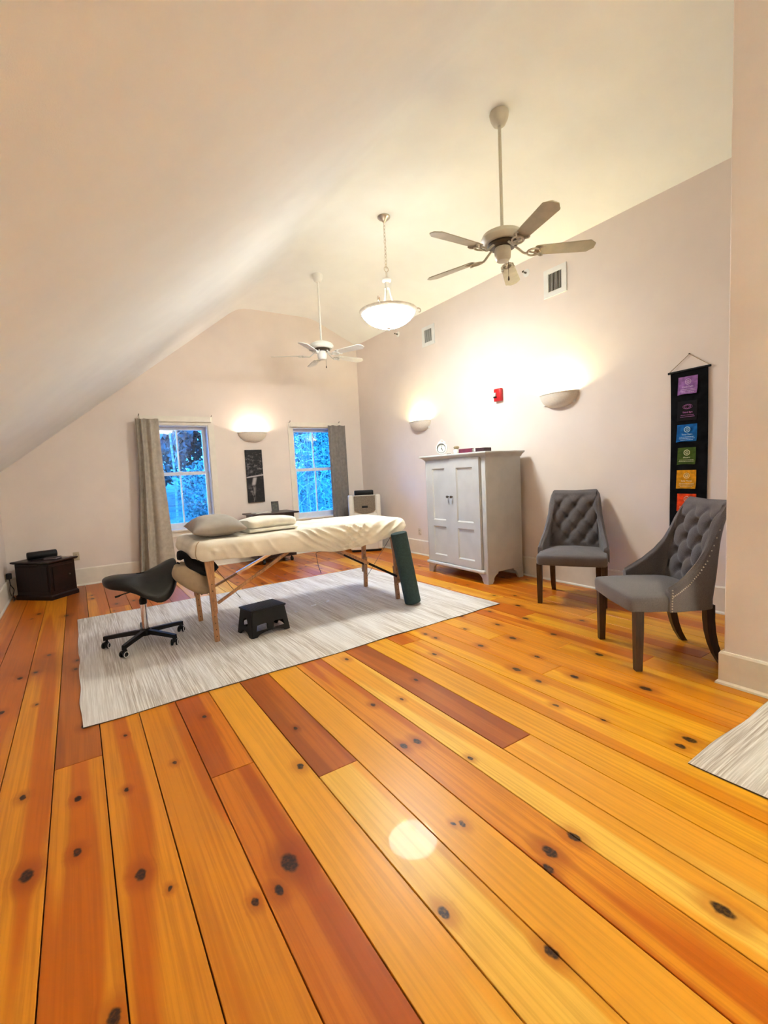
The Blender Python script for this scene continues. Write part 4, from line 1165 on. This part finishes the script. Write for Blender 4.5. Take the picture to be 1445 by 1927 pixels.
def foot(x0, y0, sx, sy):
    """bracket foot: two scalloped boards meeting at the corner"""
    prof_ = [(0, 0), (.070, 0), (.082, .020), (.095, .036), (.092, .055), (.105, .075), (.130, .095), (.165, .112), (.165, .13), (0, .13)]
    b = MB()
    M1 = Matrix(((0, 0, sx, 0), (sy, 0, 0, 0), (0, 1, 0, 0), (0, 0, 0, 1)))
    b.prism(prof_, (), .028, M=T(*A_(x0, y0, 0)) @ M1)
    f = b.build('foot', M_arm, ar, smooth=20)
    M2 = Matrix(((sx, 0, 0, 0), (0, 0, sy, 0), (0, 1, 0, 0), (0, 0, 0, 1)))
    MB().prism(prof_, (), .028, M=T(*A_(x0+sx*.0012, y0+sy*.0012, 0)) @ M2).build('foot_return', M_arm, f, smooth=20)
foot(AX0-.012, AY0-.004, 1, 1); foot(AX0-.012, AY1+.004, 1, -1); foot(AX1, AY0-.004, -1, 1); foot(AX1, AY1+.004, -1, -1)

# things on top of the armoire
TOPZ = 1.5185
ck = thing('alarm_clock', 'white round twin-bell clock standing on the armoire', 'clock', (3.99, 4.655, TOPZ), math.radians(-63))
M = T(0, 0, .088) @ RX(PI/2)
MB().lathe([(0, -.028), (.060, -.028), (.074, -.020), (.078, .0), (.076, .022), (.066, .030), (.060, .026), (.058, .016), (0, .016)], 40, M=M).build('clock_case', M_white, ck)
MB().lathe([(0, .017), (.058, .017), (.058, .0185), (0, .0185)], 36, M=M).build('dial', mat('dial_paper', (.72, .72, .66), .6), ck)
MB().torus(.0585, .0035, 40, 6, M @ T(0, 0, .026)).build('bezel', M_bronze, ck)
for a, l, w in ((-58, .026, .0035), (-62+2, .040, .002), (80, .038, .0015)):
    r = math.radians(a)
    MB().box((0, -w, .019), (l, w, .021), M=M @ RZ(r)).build('clock_hand', M_dark, ck)
MB().lathe([(0, .018), (.006, .018), (.006, .022), (0, .022)], 12, M=M).build('hand_hub', M_dark, ck)
for s in (-1, 1):
    MB().lathe([(.019, 0), (.018, .010), (.010, .018), (0, .020)], 16, M=T(s*.030, 0, .158) @ RY(s*.45)).build('bell', M_white, ck)
    MB().cyl((s*.035, .0, .0), (s*.028, 0, .024), .006, n=8).build('foot', M_white, ck)
MB().tube([(.022*math.cos(PI*i/10), 0, .176+.022*math.sin(PI*i/10)) for i in range(11)], .0025, 6).build('carry_loop', M_white, ck)
jr = thing('lidded_jar', 'small pale jar with a domed metal lid between clock and book', 'jar', (3.955, 4.345, TOPZ))
MB().lathe([(0, 0), (.034, 0), (.039, .008), (.039, .045), (.030, .058), (0, .058)], 24).build('jar_body', M_glassjar, jr)
MB().lathe([(0, .058), (.030, .060), (.028, .068), (.036, .074), (.036, .086), (.026, .096), (0, .098)], 24).build('lid', mat('brass_lid', (.45, .36, .22), .35, metal=.8), jr)
sb = thing('small_dish', 'tiny grey trinket lying between the clock and the pale jar', 'trinket', (3.91, 4.435, TOPZ))
MB().lathe([(0, 0), (.022, 0), (.030, .010), (.026, .020), (.010, .028), (0, .028)], 16).build('dish', mat('grey_ceramic', (.42, .38, .34), .5), sb)
bk = thing('burgundy_box', 'burgundy boxed book lying flat at the front of the armoire top', 'book', (3.935, 4.09, TOPZ), math.radians(-90))
def book(root, w, d, h, z0, cover, dx=0, dy=0):
    MB().rbox((dx-w/2, dy-d/2, z0), (dx+w/2, dy+d/2, z0+.004), .001, 1).build('cover', cover, root)
    MB().rbox((dx-w/2, dy-d/2, z0+h-.004), (dx+w/2, dy+d/2, z0+h), .001, 1).build('cover', cover, root)
    MB().rbox((dx-w/2, dy-d/2, z0+.003), (dx+w/2, dy-d/2+.005, z0+h-.003), .001, 1).build('spine', cover, root)
    MB().box((dx-w/2+.004, dy-d/2+.005, z0+.004), (dx+w/2-.004, dy+d/2-.004, z0+h-.004)).build('pages', M_page, root, smooth=0)
book(bk, .225, .15, .050, 0, M_burg)
b2 = thing('dark_book', 'dark red book with a white tag lying at the front right of the armoire top', 'book', (3.935, 3.885, TOPZ), math.radians(-84))
M_burg2 = mat('dark_wine_cover', (.045, .012, .014), .5, var=.1)
book(b2, .150, .13, .044, 0, M_burg2)
MB().rbox((.070, -.065, .002), (.0755, .065, .043), .001, 1).build('cover', M_burg2, b2)
MB().box((-.072, -.067, .006), (-.048, -.0655, .046)).build('white_tag', M_page, b2, smooth=0)

# ------------------------------------------------------------------ portable air conditioner
ac = thing('air_conditioner', 'white portable air conditioner with a taupe front shield by the far corner', 'air conditioner', (4.045, 6.765, 0), math.atan2(-.258, .49))
W, D = .272, .30
def body(p):
    return p
MB().rbox((-W, 0, .035), (W, D, .935), .03, 3).build('body', M_acwhite, ac)
MB().rbox((-W+.02, .01, .0), (W-.02, D-.01, .04), .012, 2).build('plinth', M_black, ac)
for s in (-1, 1):
    MB().rbox((s*W-(.0 if s < 0 else .085), -.014, .04), (s*W+(.085 if s < 0 else 0), D*.92, .968), .022, 3).build('side_pillar', M_acwhite, ac)
MB().rbox((-W+.07, -.010, .04), (W-.07, .02, .66), .008, 2).build('lower_front', M_acwhite, ac)
sh_ = [(-.178, .955), (-.178, .715)] + [(lerp(-.172, .172, i/14), .655+.050*(2*i/14-1)**2) for i in range(15)] + [(.178, .715), (.178, .955)]
MB().prism(sh_, (), .016, M=Matrix(((1, 0, 0, 0), (0, 0, -1, -.008), (0, 1, 0, 0), (0, 0, 0, 1)))).build('front_shield', M_acgrey, ac, smooth=25)
MB().rbox((-.050, -.0275, .752), (.050, -.021, .788), .012, 3).build('handle_recess', M_black, ac)
MB().rbox((-.178, -.008, .945), (.178, .22, .966), .006, 2).build('top_lip', M_acwhite, ac)
lv = MB().rbox((-.160, .02, .955), (.160, .20, 1.045), .014, 2).build('louvre_box', M_black, ac)
for i in range(3):
    MB().rbox((-.155, .002+.012*i, .972+.027*i), (.155, .05, .980+.027*i), .003, 1).build('louvre', M_black, lv)
MB().tube(catmull([(.18, .29, .72), (.20, .33, .60), (.19, .335, .35), (.18, .33, .10)], 5), .006, 6).build('power_lead', M_black, ac)

# ------------------------------------------------------------------ console cabinet on castors, with its things
cn = thing('console_cabinet', 'dark espresso cabinet on castors under the waterfall canvas', 'cabinet', (2.55, 7.22, 0))
C_ = lambda x, y, z: (x-2.55, y-7.22, z)
def slab_sec(z, o): return [C_(2.235-o, 6.99-o, z), C_(2.865+o, 6.99-o, z), C_(2.865+o, 7.45, z), C_(2.235-o, 7.45, z)]
MB().ring([slab_sec(.765, .045), slab_sec(.772, .062), slab_sec(.785, .062), slab_sec(.790, .055)]).build('cabinet_top', M_espresso, cn, smooth=20)
MB().rbox(C_(2.235, 6.99, .085), C_(2.865, 7.45, .765), .004, 1).build('cabinet_body', M_espresso, cn)
for x0, x1 in ((2.25, 2.547), (2.553, 2.85)):
    d = MB().rbox(C_(x0, 6.972, .12), C_(x1, 6.992, .72), .004, 1).build('cabinet_door', M_espresso, cn)
    MB().lathe([(0, 0), (.006, 0), (.012, .014), (0, .02)], 12, M=T(*C_(x1-.04 if x0 < 2.4 else x0+.04, 6.972, .45)) @ RX(PI/2)).build('knob', M_bronze, d)
for x, y in ((2.33, 7.02), (2.80, 7.05), (2.33, 7.40), (2.80, 7.40)):
    c = MB().cyl(C_(x, y, .045), C_(x, y, .09), .010, n=10).build('castor', M_black, cn)
    MB().cyl(C_(x-.016, y-.01, .032), C_(x+.016, y-.01, .032), .0315, n=18).build('wheel', M_black, c)
fr = thing('photo_frame', 'small dark picture frame standing on the console cabinet', 'picture frame', (2.655, 7.25, .7905), math.radians(-8))
M = RX(math.radians(-8))
MB().prism([(-.058, 0), (.058, 0), (.058, .165), (-.058, .165)], [[(-.040, .018), (.040, .018), (.040, .147), (-.040, .147)]], .014, M=M @ Matrix(((1, 0, 0, 0), (0, 0, 1, -.007), (0, 1, 0, 0), (0, 0, 0, 1)))).build('frame', M_espresso, fr, smooth=20)
tt = NT('dim_photo'); n = tt.noise(tt.obj(), 28, 3); c = tt.mix(tt.maprange(n, .4, .7), (.012, .010, .006), (.10, .09, .05)); M_photo = tt.bsdf(c, .35)
MB().box((-.041, 0, .017), (.041, .003, .148), M=M).build('photo', M_photo, fr, smooth=0)
MB().box((-.02, .0, .0), (.02, .05, .004)).build('easel_back', M_espresso, fr, smooth=0)
tr = thing('paper_stack', 'low pale stack of papers on the left of the console cabinet', 'papers', (2.40, 7.20, .7905), math.radians(6))
for i in range(3): MB().box((-.13+.006*i, -.09, .0041*i), (.13, .09+.004*i, .0041*i+.004)).build('sheet', mat('paper_white', (.72, .69, .62), .7), tr, smooth=0)

# canvas of a waterfall
cv = thing('canvas_picture', 'tall narrow black-and-white waterfall canvas between the windows', 'picture', (2.452, YF-.02, 1.375))
tt = NT('waterfall_print'); o = tt.obj()
n1 = tt.noise(tt.mapping(o, (9, 1, 14)), 1.6, 5, .65, .8); n2 = tt.noise(tt.mapping(o, (5, 1, 3)), 1.3, 4, .6, 1.2)
xyz = tt.node('ShaderNodeSeparateXYZ'); tt.link(o, xyz.inputs[0]); Zs = xyz.outputs[2]; Xs = xyz.outputs[0]
upper = tt.maprange(Zs, -.03, .02)
val = tt.math('MULTIPLY', tt.maprange(n1, .48, .76, 0, .34), tt.math('ADD', tt.math('MULTIPLY', upper, .85), .12))
topd = tt.maprange(Zs, .40, .33); val = tt.math('MULTIPLY', val, topd)
fall = tt.math('MULTIPLY', tt.maprange(tt.math('ABSOLUTE', tt.math('ADD', Xs, tt.math('MULTIPLY', Zs, -.25))), .045, .010), tt.math('MULTIPLY', tt.maprange(Zs, -.17, -.12), tt.maprange(Zs, -.01, -.04)))
led = tt.math('MULTIPLY', tt.maprange(tt.math('ABSOLUTE', tt.math('ADD', Zs, tt.math('MULTIPLY', Xs, -.12))), .016, .004), .6)
foam = tt.math('MULTIPLY', tt.maprange(n2, .52, .72, 0, .5), tt.math('MULTIPLY', tt.maprange(Xs, .03, -.08), tt.maprange(Zs, -.10, -.17)))
val = tt.math('MAXIMUM', tt.math('MAXIMUM', val, tt.math('MULTIPLY', fall, .55)), tt.math('MAXIMUM', led, foam))
c = tt.mix(val, (.006, .005, .006), (.80, .72, .70)); M_falls = tt.bsdf(c, .5, 0, .3)
MB().rbox((-.137, -.015, -.425), (.137, .018, .425), .003, 1).build('canvas', M_falls, cv)

# ------------------------------------------------------------------ corner chest with its things
cx_, cy_ = -.42, 7.145
ang = math.atan2(-.72, .70)
chs = thing('corner_chest', 'dark cherry wood chest set diagonally in the far left corner', 'chest', (-.402, 7.137, 0), ang)
HL, HD = .255, .180
MB().rbox((-HL, -HD, .03), (HL, HD, .44), .004, 1).build('chest_body', M_cherry, chs)
def sq4(h, k, z): return [(-HL-h, -HD-h, z), (HL+h, -HD-h, z), (HL+h, HD+h, z), (-HL-h, HD+h, z)]
MB().ring([sq4(.008, 0, .440), sq4(.026, 0, .450), sq4(.030, 0, .462), sq4(.026, 0, .470)]).build('chest_lid', M_cherry, chs, smooth=20)
MB().ring([sq4(.012, 0, .0), sq4(.012, 0, .045), sq4(.002, 0, .060)]).build('chest_plinth', M_cherry, chs, smooth=20)
fp = MB().rbox((HL, -HD+.04, .10), (HL+.008, HD-.04, .40), .003, 1).build('end_panel', M_cherry, chs)
MB().lathe([(0, 0), (.007, 0), (.010, .010), (0, .016)], 12, M=T(HL+.008, .08, .27) @ RY(PI/2)).build('knob', M_bronze, fp)
d = MB().rbox((-HL+.03, -HD-.008, .10), (HL-.03, -HD, .41), .003, 1).build('front_panel', M_cherry, chs)
sp = thing('speaker', 'black rounded bar speaker lying on the corner chest', 'speaker', (-.425, 7.215, .4705), math.radians(12))
L = []
for x, k in ((-.155, .72), (-.152, .9), (-.140, 1), (.140, 1), (.152, .9), (.155, .72)):
    L.append([(x, .048*k*math.cos(a), .050+.049*k*math.sin(a)) for a in [2*PI*i/24 for i in range(24)]])
MB().ring(L).build('speaker_body', M_black, sp, smooth=50)
MB().rbox((-.12, -.035, 0), (.12, .035, .010), .004, 2).build('speaker_foot', M_black, sp)
cdp = thing('disc_stack', 'small stack of disc cases in front of the black speaker', 'disc cases', (-.315, 7.035, .4705), math.radians(-30))
for i in range(3):
    k = MB().rbox((-.07+.006*(i % 2), -.062, .0105*i), (.07+.006*(i % 2), .062, .0105*i+.0098), .0015, 1).build('disc_case', mat('case_grey', (.30, .24, .26), .3) if i % 2 else mat('case_dark', (.05, .04, .045), .25), cdp)
rm = thing('paper_card', 'pale card lying on the corner chest beside the disc cases', 'card', (-.190, 7.105, .4705), math.radians(-20))
MB().rbox((-.055, -.05, 0), (.055, .05, .006), .001, 1).build('card', mat('card_taupe', (.34, .26, .22), .6), rm)
def outlet(loc, rz, label, m):
    t = thing('wall_outlet', label, 'outlet', loc, rz)
    MB().rbox((-.036, -.006, -.057), (.036, 0, .057), .005, 2).build('cover_plate', m, t)
    for z in (-.02, .02):
        f = MB().rbox((-.0165, -.009, z-.014), (.0165, -.005, z+.014), .005, 2).build('socket', m, t)
        for x in (-.006, .006): MB().box((x-.0012, -.0096, z-.005), (x+.0012, -.0088, z+.006)).build('slot', M_dark, f, smooth=0)
outlet((-.075, YF, .408), 0, 'ivory wall outlet beside the corner chest', M_ivory)
outlet((XR, 5.867, .371), -PI/2, 'beige wall outlet between the air conditioner and the armoire', M_almond)
outlet((XL, 7.255, .265), PI/2, 'pale wall outlet with a plug near the far left corner', M_ivory)
pg = thing('power_adapter', 'black plug adapter with tangled cords in the left wall outlet', 'plug', (XL+.010, 7.255, .29))
MB().rbox((.0, -.030, -.030), (.055, .030, .040), .008, 2).build('plug_body', M_black, pg)
MB().tube(catmull([(.03, 0, -.03), (.035, -.01, -.10), (.06, .02, -.17), (.05, -.03, -.23), (.06, -.06, -.27), (.065, -.09, -.282), (.07, -.04, -.275), (.055, .03, -.27), (.045, -.02, -.26), (.055, -.07, -.25), (.065, -.10, -.24)], 6), .0045, 6).build('cord', M_black, pg)
MB().tube(catmull([(.02, .01, -.02), (.03, .03, -.09), (.02, .00, -.17), (.04, -.05, -.24), (.06, -.12, -.284), (.065, -.16, -.284)], 6), .004, 6).build('cord', mat('grey_cord', (.10, .09, .08), .6), pg)
cr = thing('extension_cord', 'thin black cord lying on the floor between cabinet and air conditioner', 'cord', (3.1, 6.8, 0))
pc = MB().tube(catmull([(3.60, 7.40, .006), (3.385, 7.36, .006), (3.20, 6.97, .006), (2.95, 6.40, .006), (2.702, 5.78, .006)], 8), .0042, 6)
po = pc.build('cord', M_black, cr, loc=(3.1, 6.8, 0)); po.location = (0, 0, 0)

# ------------------------------------------------------------------ right wall: vents, sprinklers, alarm, banner
def vent(y0, y1, z0, z1, label):
    cy, cz, hy, hz = (y0+y1)/2, (z0+z1)/2, (y1-y0)/2, (z1-z0)/2
    t = thing('air_vent', label, 'vent', (XR, cy, cz), -PI/2)
    MB().prism([(-hy, -hz), (hy, -hz), (hy, hz), (-hy, hz)], [[(-hy*.60, -hz*.64), (hy*.60, -hz*.64), (hy*.60, hz*.64), (-hy*.60, hz*.64)]], .012, M=Matrix(((1, 0, 0, 0), (0, 0, -1, 0), (0, 1, 0, 0), (0, 0, 0, 1)))).build('frame', M_white, t, smooth=20)
    MB().box((-hy*.62, -.0025, -hz*.66), (hy*.62, -.001, hz*.66)).build('duct_back', M_dark, t, smooth=0)
    n = 10
    for i in range(n):
        x = lerp(-hy*.60, hy*.60, (i+.5)/n)
        MB().box((-.0016, -.007, -hz*.65), (.0016, .004, hz*.65), M=T(x, -.009, 0) @ RZ(.72)).build('slat', M_white, t, smooth=0)
vent(3.150, 3.432, 3.152, 3.445, 'white slatted air vent high on the right wall near the large fan')
vent(5.318, 5.600, 3.155, 3.435, 'white slatted air vent high on the right wall near the pendant')
def sprinkler(y, z, label):
    t = thing('fire_sprinkler', label, 'sprinkler', (XR, y, z), -PI/2)
    M = RX(PI/2)
    MB().lathe([(0, 0), (.042, 0), (.044, .004), (.036, .010), (.016, .012), (0, .012)], 24, M=M).build('escutcheon', M_white, t)
    h = MB().lathe([(0, .010), (.010, .010), (.010, .035), (.006, .040), (0, .040)], 12, M=M).build('sprinkler_head', M_bronze, t)
    for s in (-1, 1): MB().tube(catmull([(s*.009, -.032, 0), (s*.013, -.045, 0), (s*.003, -.062, 0)], 3), .0025, 6).build('yoke', M_bronze, h)
    MB().rbox((-.014, -.066, -.004), (.014, -.062, .014), .001, 1).build('deflector', M_bronze, h)
sprinkler(3.668, 3.520, 'round white wall sprinkler under the ceiling left of the near vent')
sprinkler(6.216, 3.515, 'small wall sprinkler just below the pendant bowl, near the far vent')
al = thing('fire_alarm', 'red fire alarm strobe on the right wall between two sconces', 'alarm', (XR, 4.125, 2.225), -PI/2)
MB().rbox((-.058, -.045, -.078), (.058, 0, .078), .010, 3).build('alarm_body', M_red, al)
MB().rbox((-.050, -.066, -.018), (-.008, -.043, .028), .006, 2).build('strobe_lens', mat('clear_lens', (.72, .68, .64), .15), al)
MB().rbox((-.052, -.060, -.034), (-.004, -.044, -.018), .003, 1).build('strobe_base', M_black, al)

bn = thing('wall_banner', 'black fabric wall banner with seven coloured chakra panels', 'banner', (XR-.012, 1.962, 2.085), -PI/2)
# local: x to the right (world -y), y into the wall, z up
BL = 1.53
def cloth(u, v):
    x = lerp(-.148, .148, u) + .004*math.sin(5*v)
    return (x, .002*math.sin(7*v+3*u)-.004, -BL*v)
b = MB(); b.grid(lambda u, v: cloth(u, v), 8, 60); n = len(b.v)
b.grid(lambda u, v: tuple(a+c for a, c in zip(cloth(u, v), (0, .003, 0))), 8, 60)
b.f += [(i, i+1, n+i+1, n+i) for i in range(8)]; b.m += [0]*8
b.build('cloth', M_banner, bn, smooth=60)
MB().cyl((-.168, -.004, .002), (.168, -.004, .010), .0095, n=14).build('hanging_rod', M_black, bn)
MB().tube([(-.160, -.003, .008), (.0, .004, .140), (.162, -.003, .016)], .0028, 6).build('hanging_cord', M_rope, bn)
MB().cyl((0, -.004, .142), (0, .012, .142), .004, n=8).build('nail', M_bronze, bn)
PATCH = [('Crown Chakra', srgb(152, 104, 168), (.78, .60, .82), 2.037, 1.884, -.080, .072), ('Third Eye', srgb(7, 2, 8), (.42, .14, .42), 1.83, 1.66, -.085, .070),
         ('Throat Chakra', srgb(14, 98, 168), (.50, .78, .92), 1.628, 1.477, -.088, .070), ('Heart', srgb(66, 88, 26), (.70, .72, .40), 1.428, 1.278, -.082, .062),
         ('Solar Plexus', srgb(214, 146, 14), (.95, .82, .40), 1.231, 1.068, -.090, .066), ('Sacral', srgb(232, 70, 16), (.98, .60, .36), 1.023, .866, -.085, .068), ('Root', srgb(120, 8, 14), (.85, .3, .25), .812, .655, -.085, .066)]
def text_mesh(body, size, M, name, material, parent, width=None):
    fc = bpy.data.curves.new(name, 'FONT'); fc.body = body; fc.size = size; fc.align_x = 'CENTER'; fc.extrude = .0003; fc.resolution_u = 3
    fo = bpy.data.objects.new(name, fc); COL.objects.link(fo)
    bpy.context.view_layer.update()
    me = bpy.data.meshes.new_from_object(fo.evaluated_get(bpy.context.evaluated_depsgraph_get()))
    bpy.data.objects.remove(fo); bpy.data.curves.remove(fc)
    if width:
        xs = [v.co.x for v in me.vertices]; k = width/max(1e-6, max(xs)-min(xs)); me.transform(Matrix.Diagonal((k, 1, 1, 1)))
    me.transform(M); me.materials.clear(); me.materials.append(material); me.name = name
    o = bpy.data.objects.new(name, me); COL.objects.link(o); o.parent = parent; stuff(o); return o
STAND = Matrix(((1, 0, 0, 0), (0, 0, -1, 0), (0, 1, 0, 0), (0, 0, 0, 1)))
for i, (word, c, ink, zt, zb, xa, xb) in enumerate(PATCH):
    zt -= 2.085; zb -= 2.085
    t_ = NT('patch_'+['violet', 'indigo', 'blue', 'green', 'yellow', 'orange', 'red'][i]); nn = t_.noise(t_.obj(), 30, 4); ww = t_.noise(t_.mapping(t_.obj(), (20, 1, 150)), 1, 2)
    cc = t_.mix(t_.maprange(nn, .3, .7), tuple(x*.72 for x in c), tuple(min(1, x*1.2) for x in c)); mp = t_.bsdf(cc, .7, 0, .2, ww, .2)
    lift = .010 if i in (0, 2, 3) else .004
    def pf_(u, v, off=0.):
        x = lerp(xa, xb, u) - .006*v*(1-u) + (.0 if u < .9 else -.006*max(0, v-.7)/.3)
        z = lerp(zt, zb, v) + .004*math.sin(5*u)*v*(1 if lift > .005 else .3) + (.006*(v*v)*u if lift > .005 else 0)
        return (x, -.0085-lift*v*v*(.5+.5*math.sin(2.5*u+i))-off, z)
    g_ = MB().grid(lambda u, v: pf_(u, v), 8, 8); n = len(g_.v); g_.grid(lambda u, v: pf_(u, v, -.0014), 8, 8)
    per = list(range(9))+[k*9+8 for k in range(1, 9)]+[72+k for k in range(7, -1, -1)]+[k*9 for k in range(7, 0, -1)]
    for a, q in zip(per, per[1:]+per[:1]): g_.f.append((a, q, n+q, n+a)); g_.m.append(0)
    pt = g_.build('chakra_panel', mp, bn, smooth=60)
    mi_ = mat('ink_%d' % i, ink, .7)
    zc = lerp(zt, zb, .30); xm = (xa+xb)/2+.004; yy = -.0125 - lift*.35
    em = MB(); Me = T(xm, yy, zc) @ STAND
    if i == 1:
        for rr, s in ((.030, .62), (.020, .95)):
            em.tube([(rr*1.25*math.cos(a), rr*s*math.sin(a), 0) for a in [2*PI*k/28 for k in range(29)]], .0012, 5, M=Me, cap=False)
        em.tube([(.014*math.cos(a), .014*math.sin(a), 0) for a in [2*PI*k/20 for k in range(21)]], .0012, 5, M=Me, cap=False)
    else:
        r_ = .020
        npet = [12, 2, 16, 12, 10, 6, 4][i]
        em.tube([((r_+.0035*abs(math.sin(npet*a/2)))*math.cos(a), (r_+.0035*abs(math.sin(npet*a/2)))*math.sin(a), 0) for a in [2*PI*k/64 for k in range(65)]], .0030 if i in (2, 3, 5) else .0018, 5, M=Me, cap=False)
        em.tube([(.0105*math.cos(a), .0105*math.sin(a), 0) for a in [2*PI*k/24 for k in range(25)]], .0018, 5, M=Me, cap=False)
        tri = [(.007*math.cos(a), .007*math.sin(a), 0) for a in (-PI/2, PI/6, 5*PI/6, -PI/2)]
        em.tube(tri, .0010, 5, M=Me)
    stuff(em.build('chakra_symbol', mi_, pt))
    text_mesh(word, .020, T(xm, yy-.001-lift*.25, lerp(zt, zb, .62)) @ STAND, 'lettering', mi_, pt, .085 if i not in (1, 3, 5, 6) else .055+(.025 if i == 1 else 0))
    lines = MB()
    for q in range(2 if i in (1, 3) else 3):
        zq = lerp(zt, zb, .72+.085*q); wq = (.058, .062, .050)[q]*(.9 if i in (1,) else 1)
        x = -wq
        rr = random.Random(i*7+q)
        while x < wq:
            l = rr.uniform(.006, .016); l = min(l, wq-x)
            lines.box((xm+x, yy-.0022-lift*.5, zq-.0016), (xm+x+l, yy-.0014-lift*.5, zq+.0016)); x += l+.0028
    stuff(lines.build('small_print', mi_, pt, smooth=0))
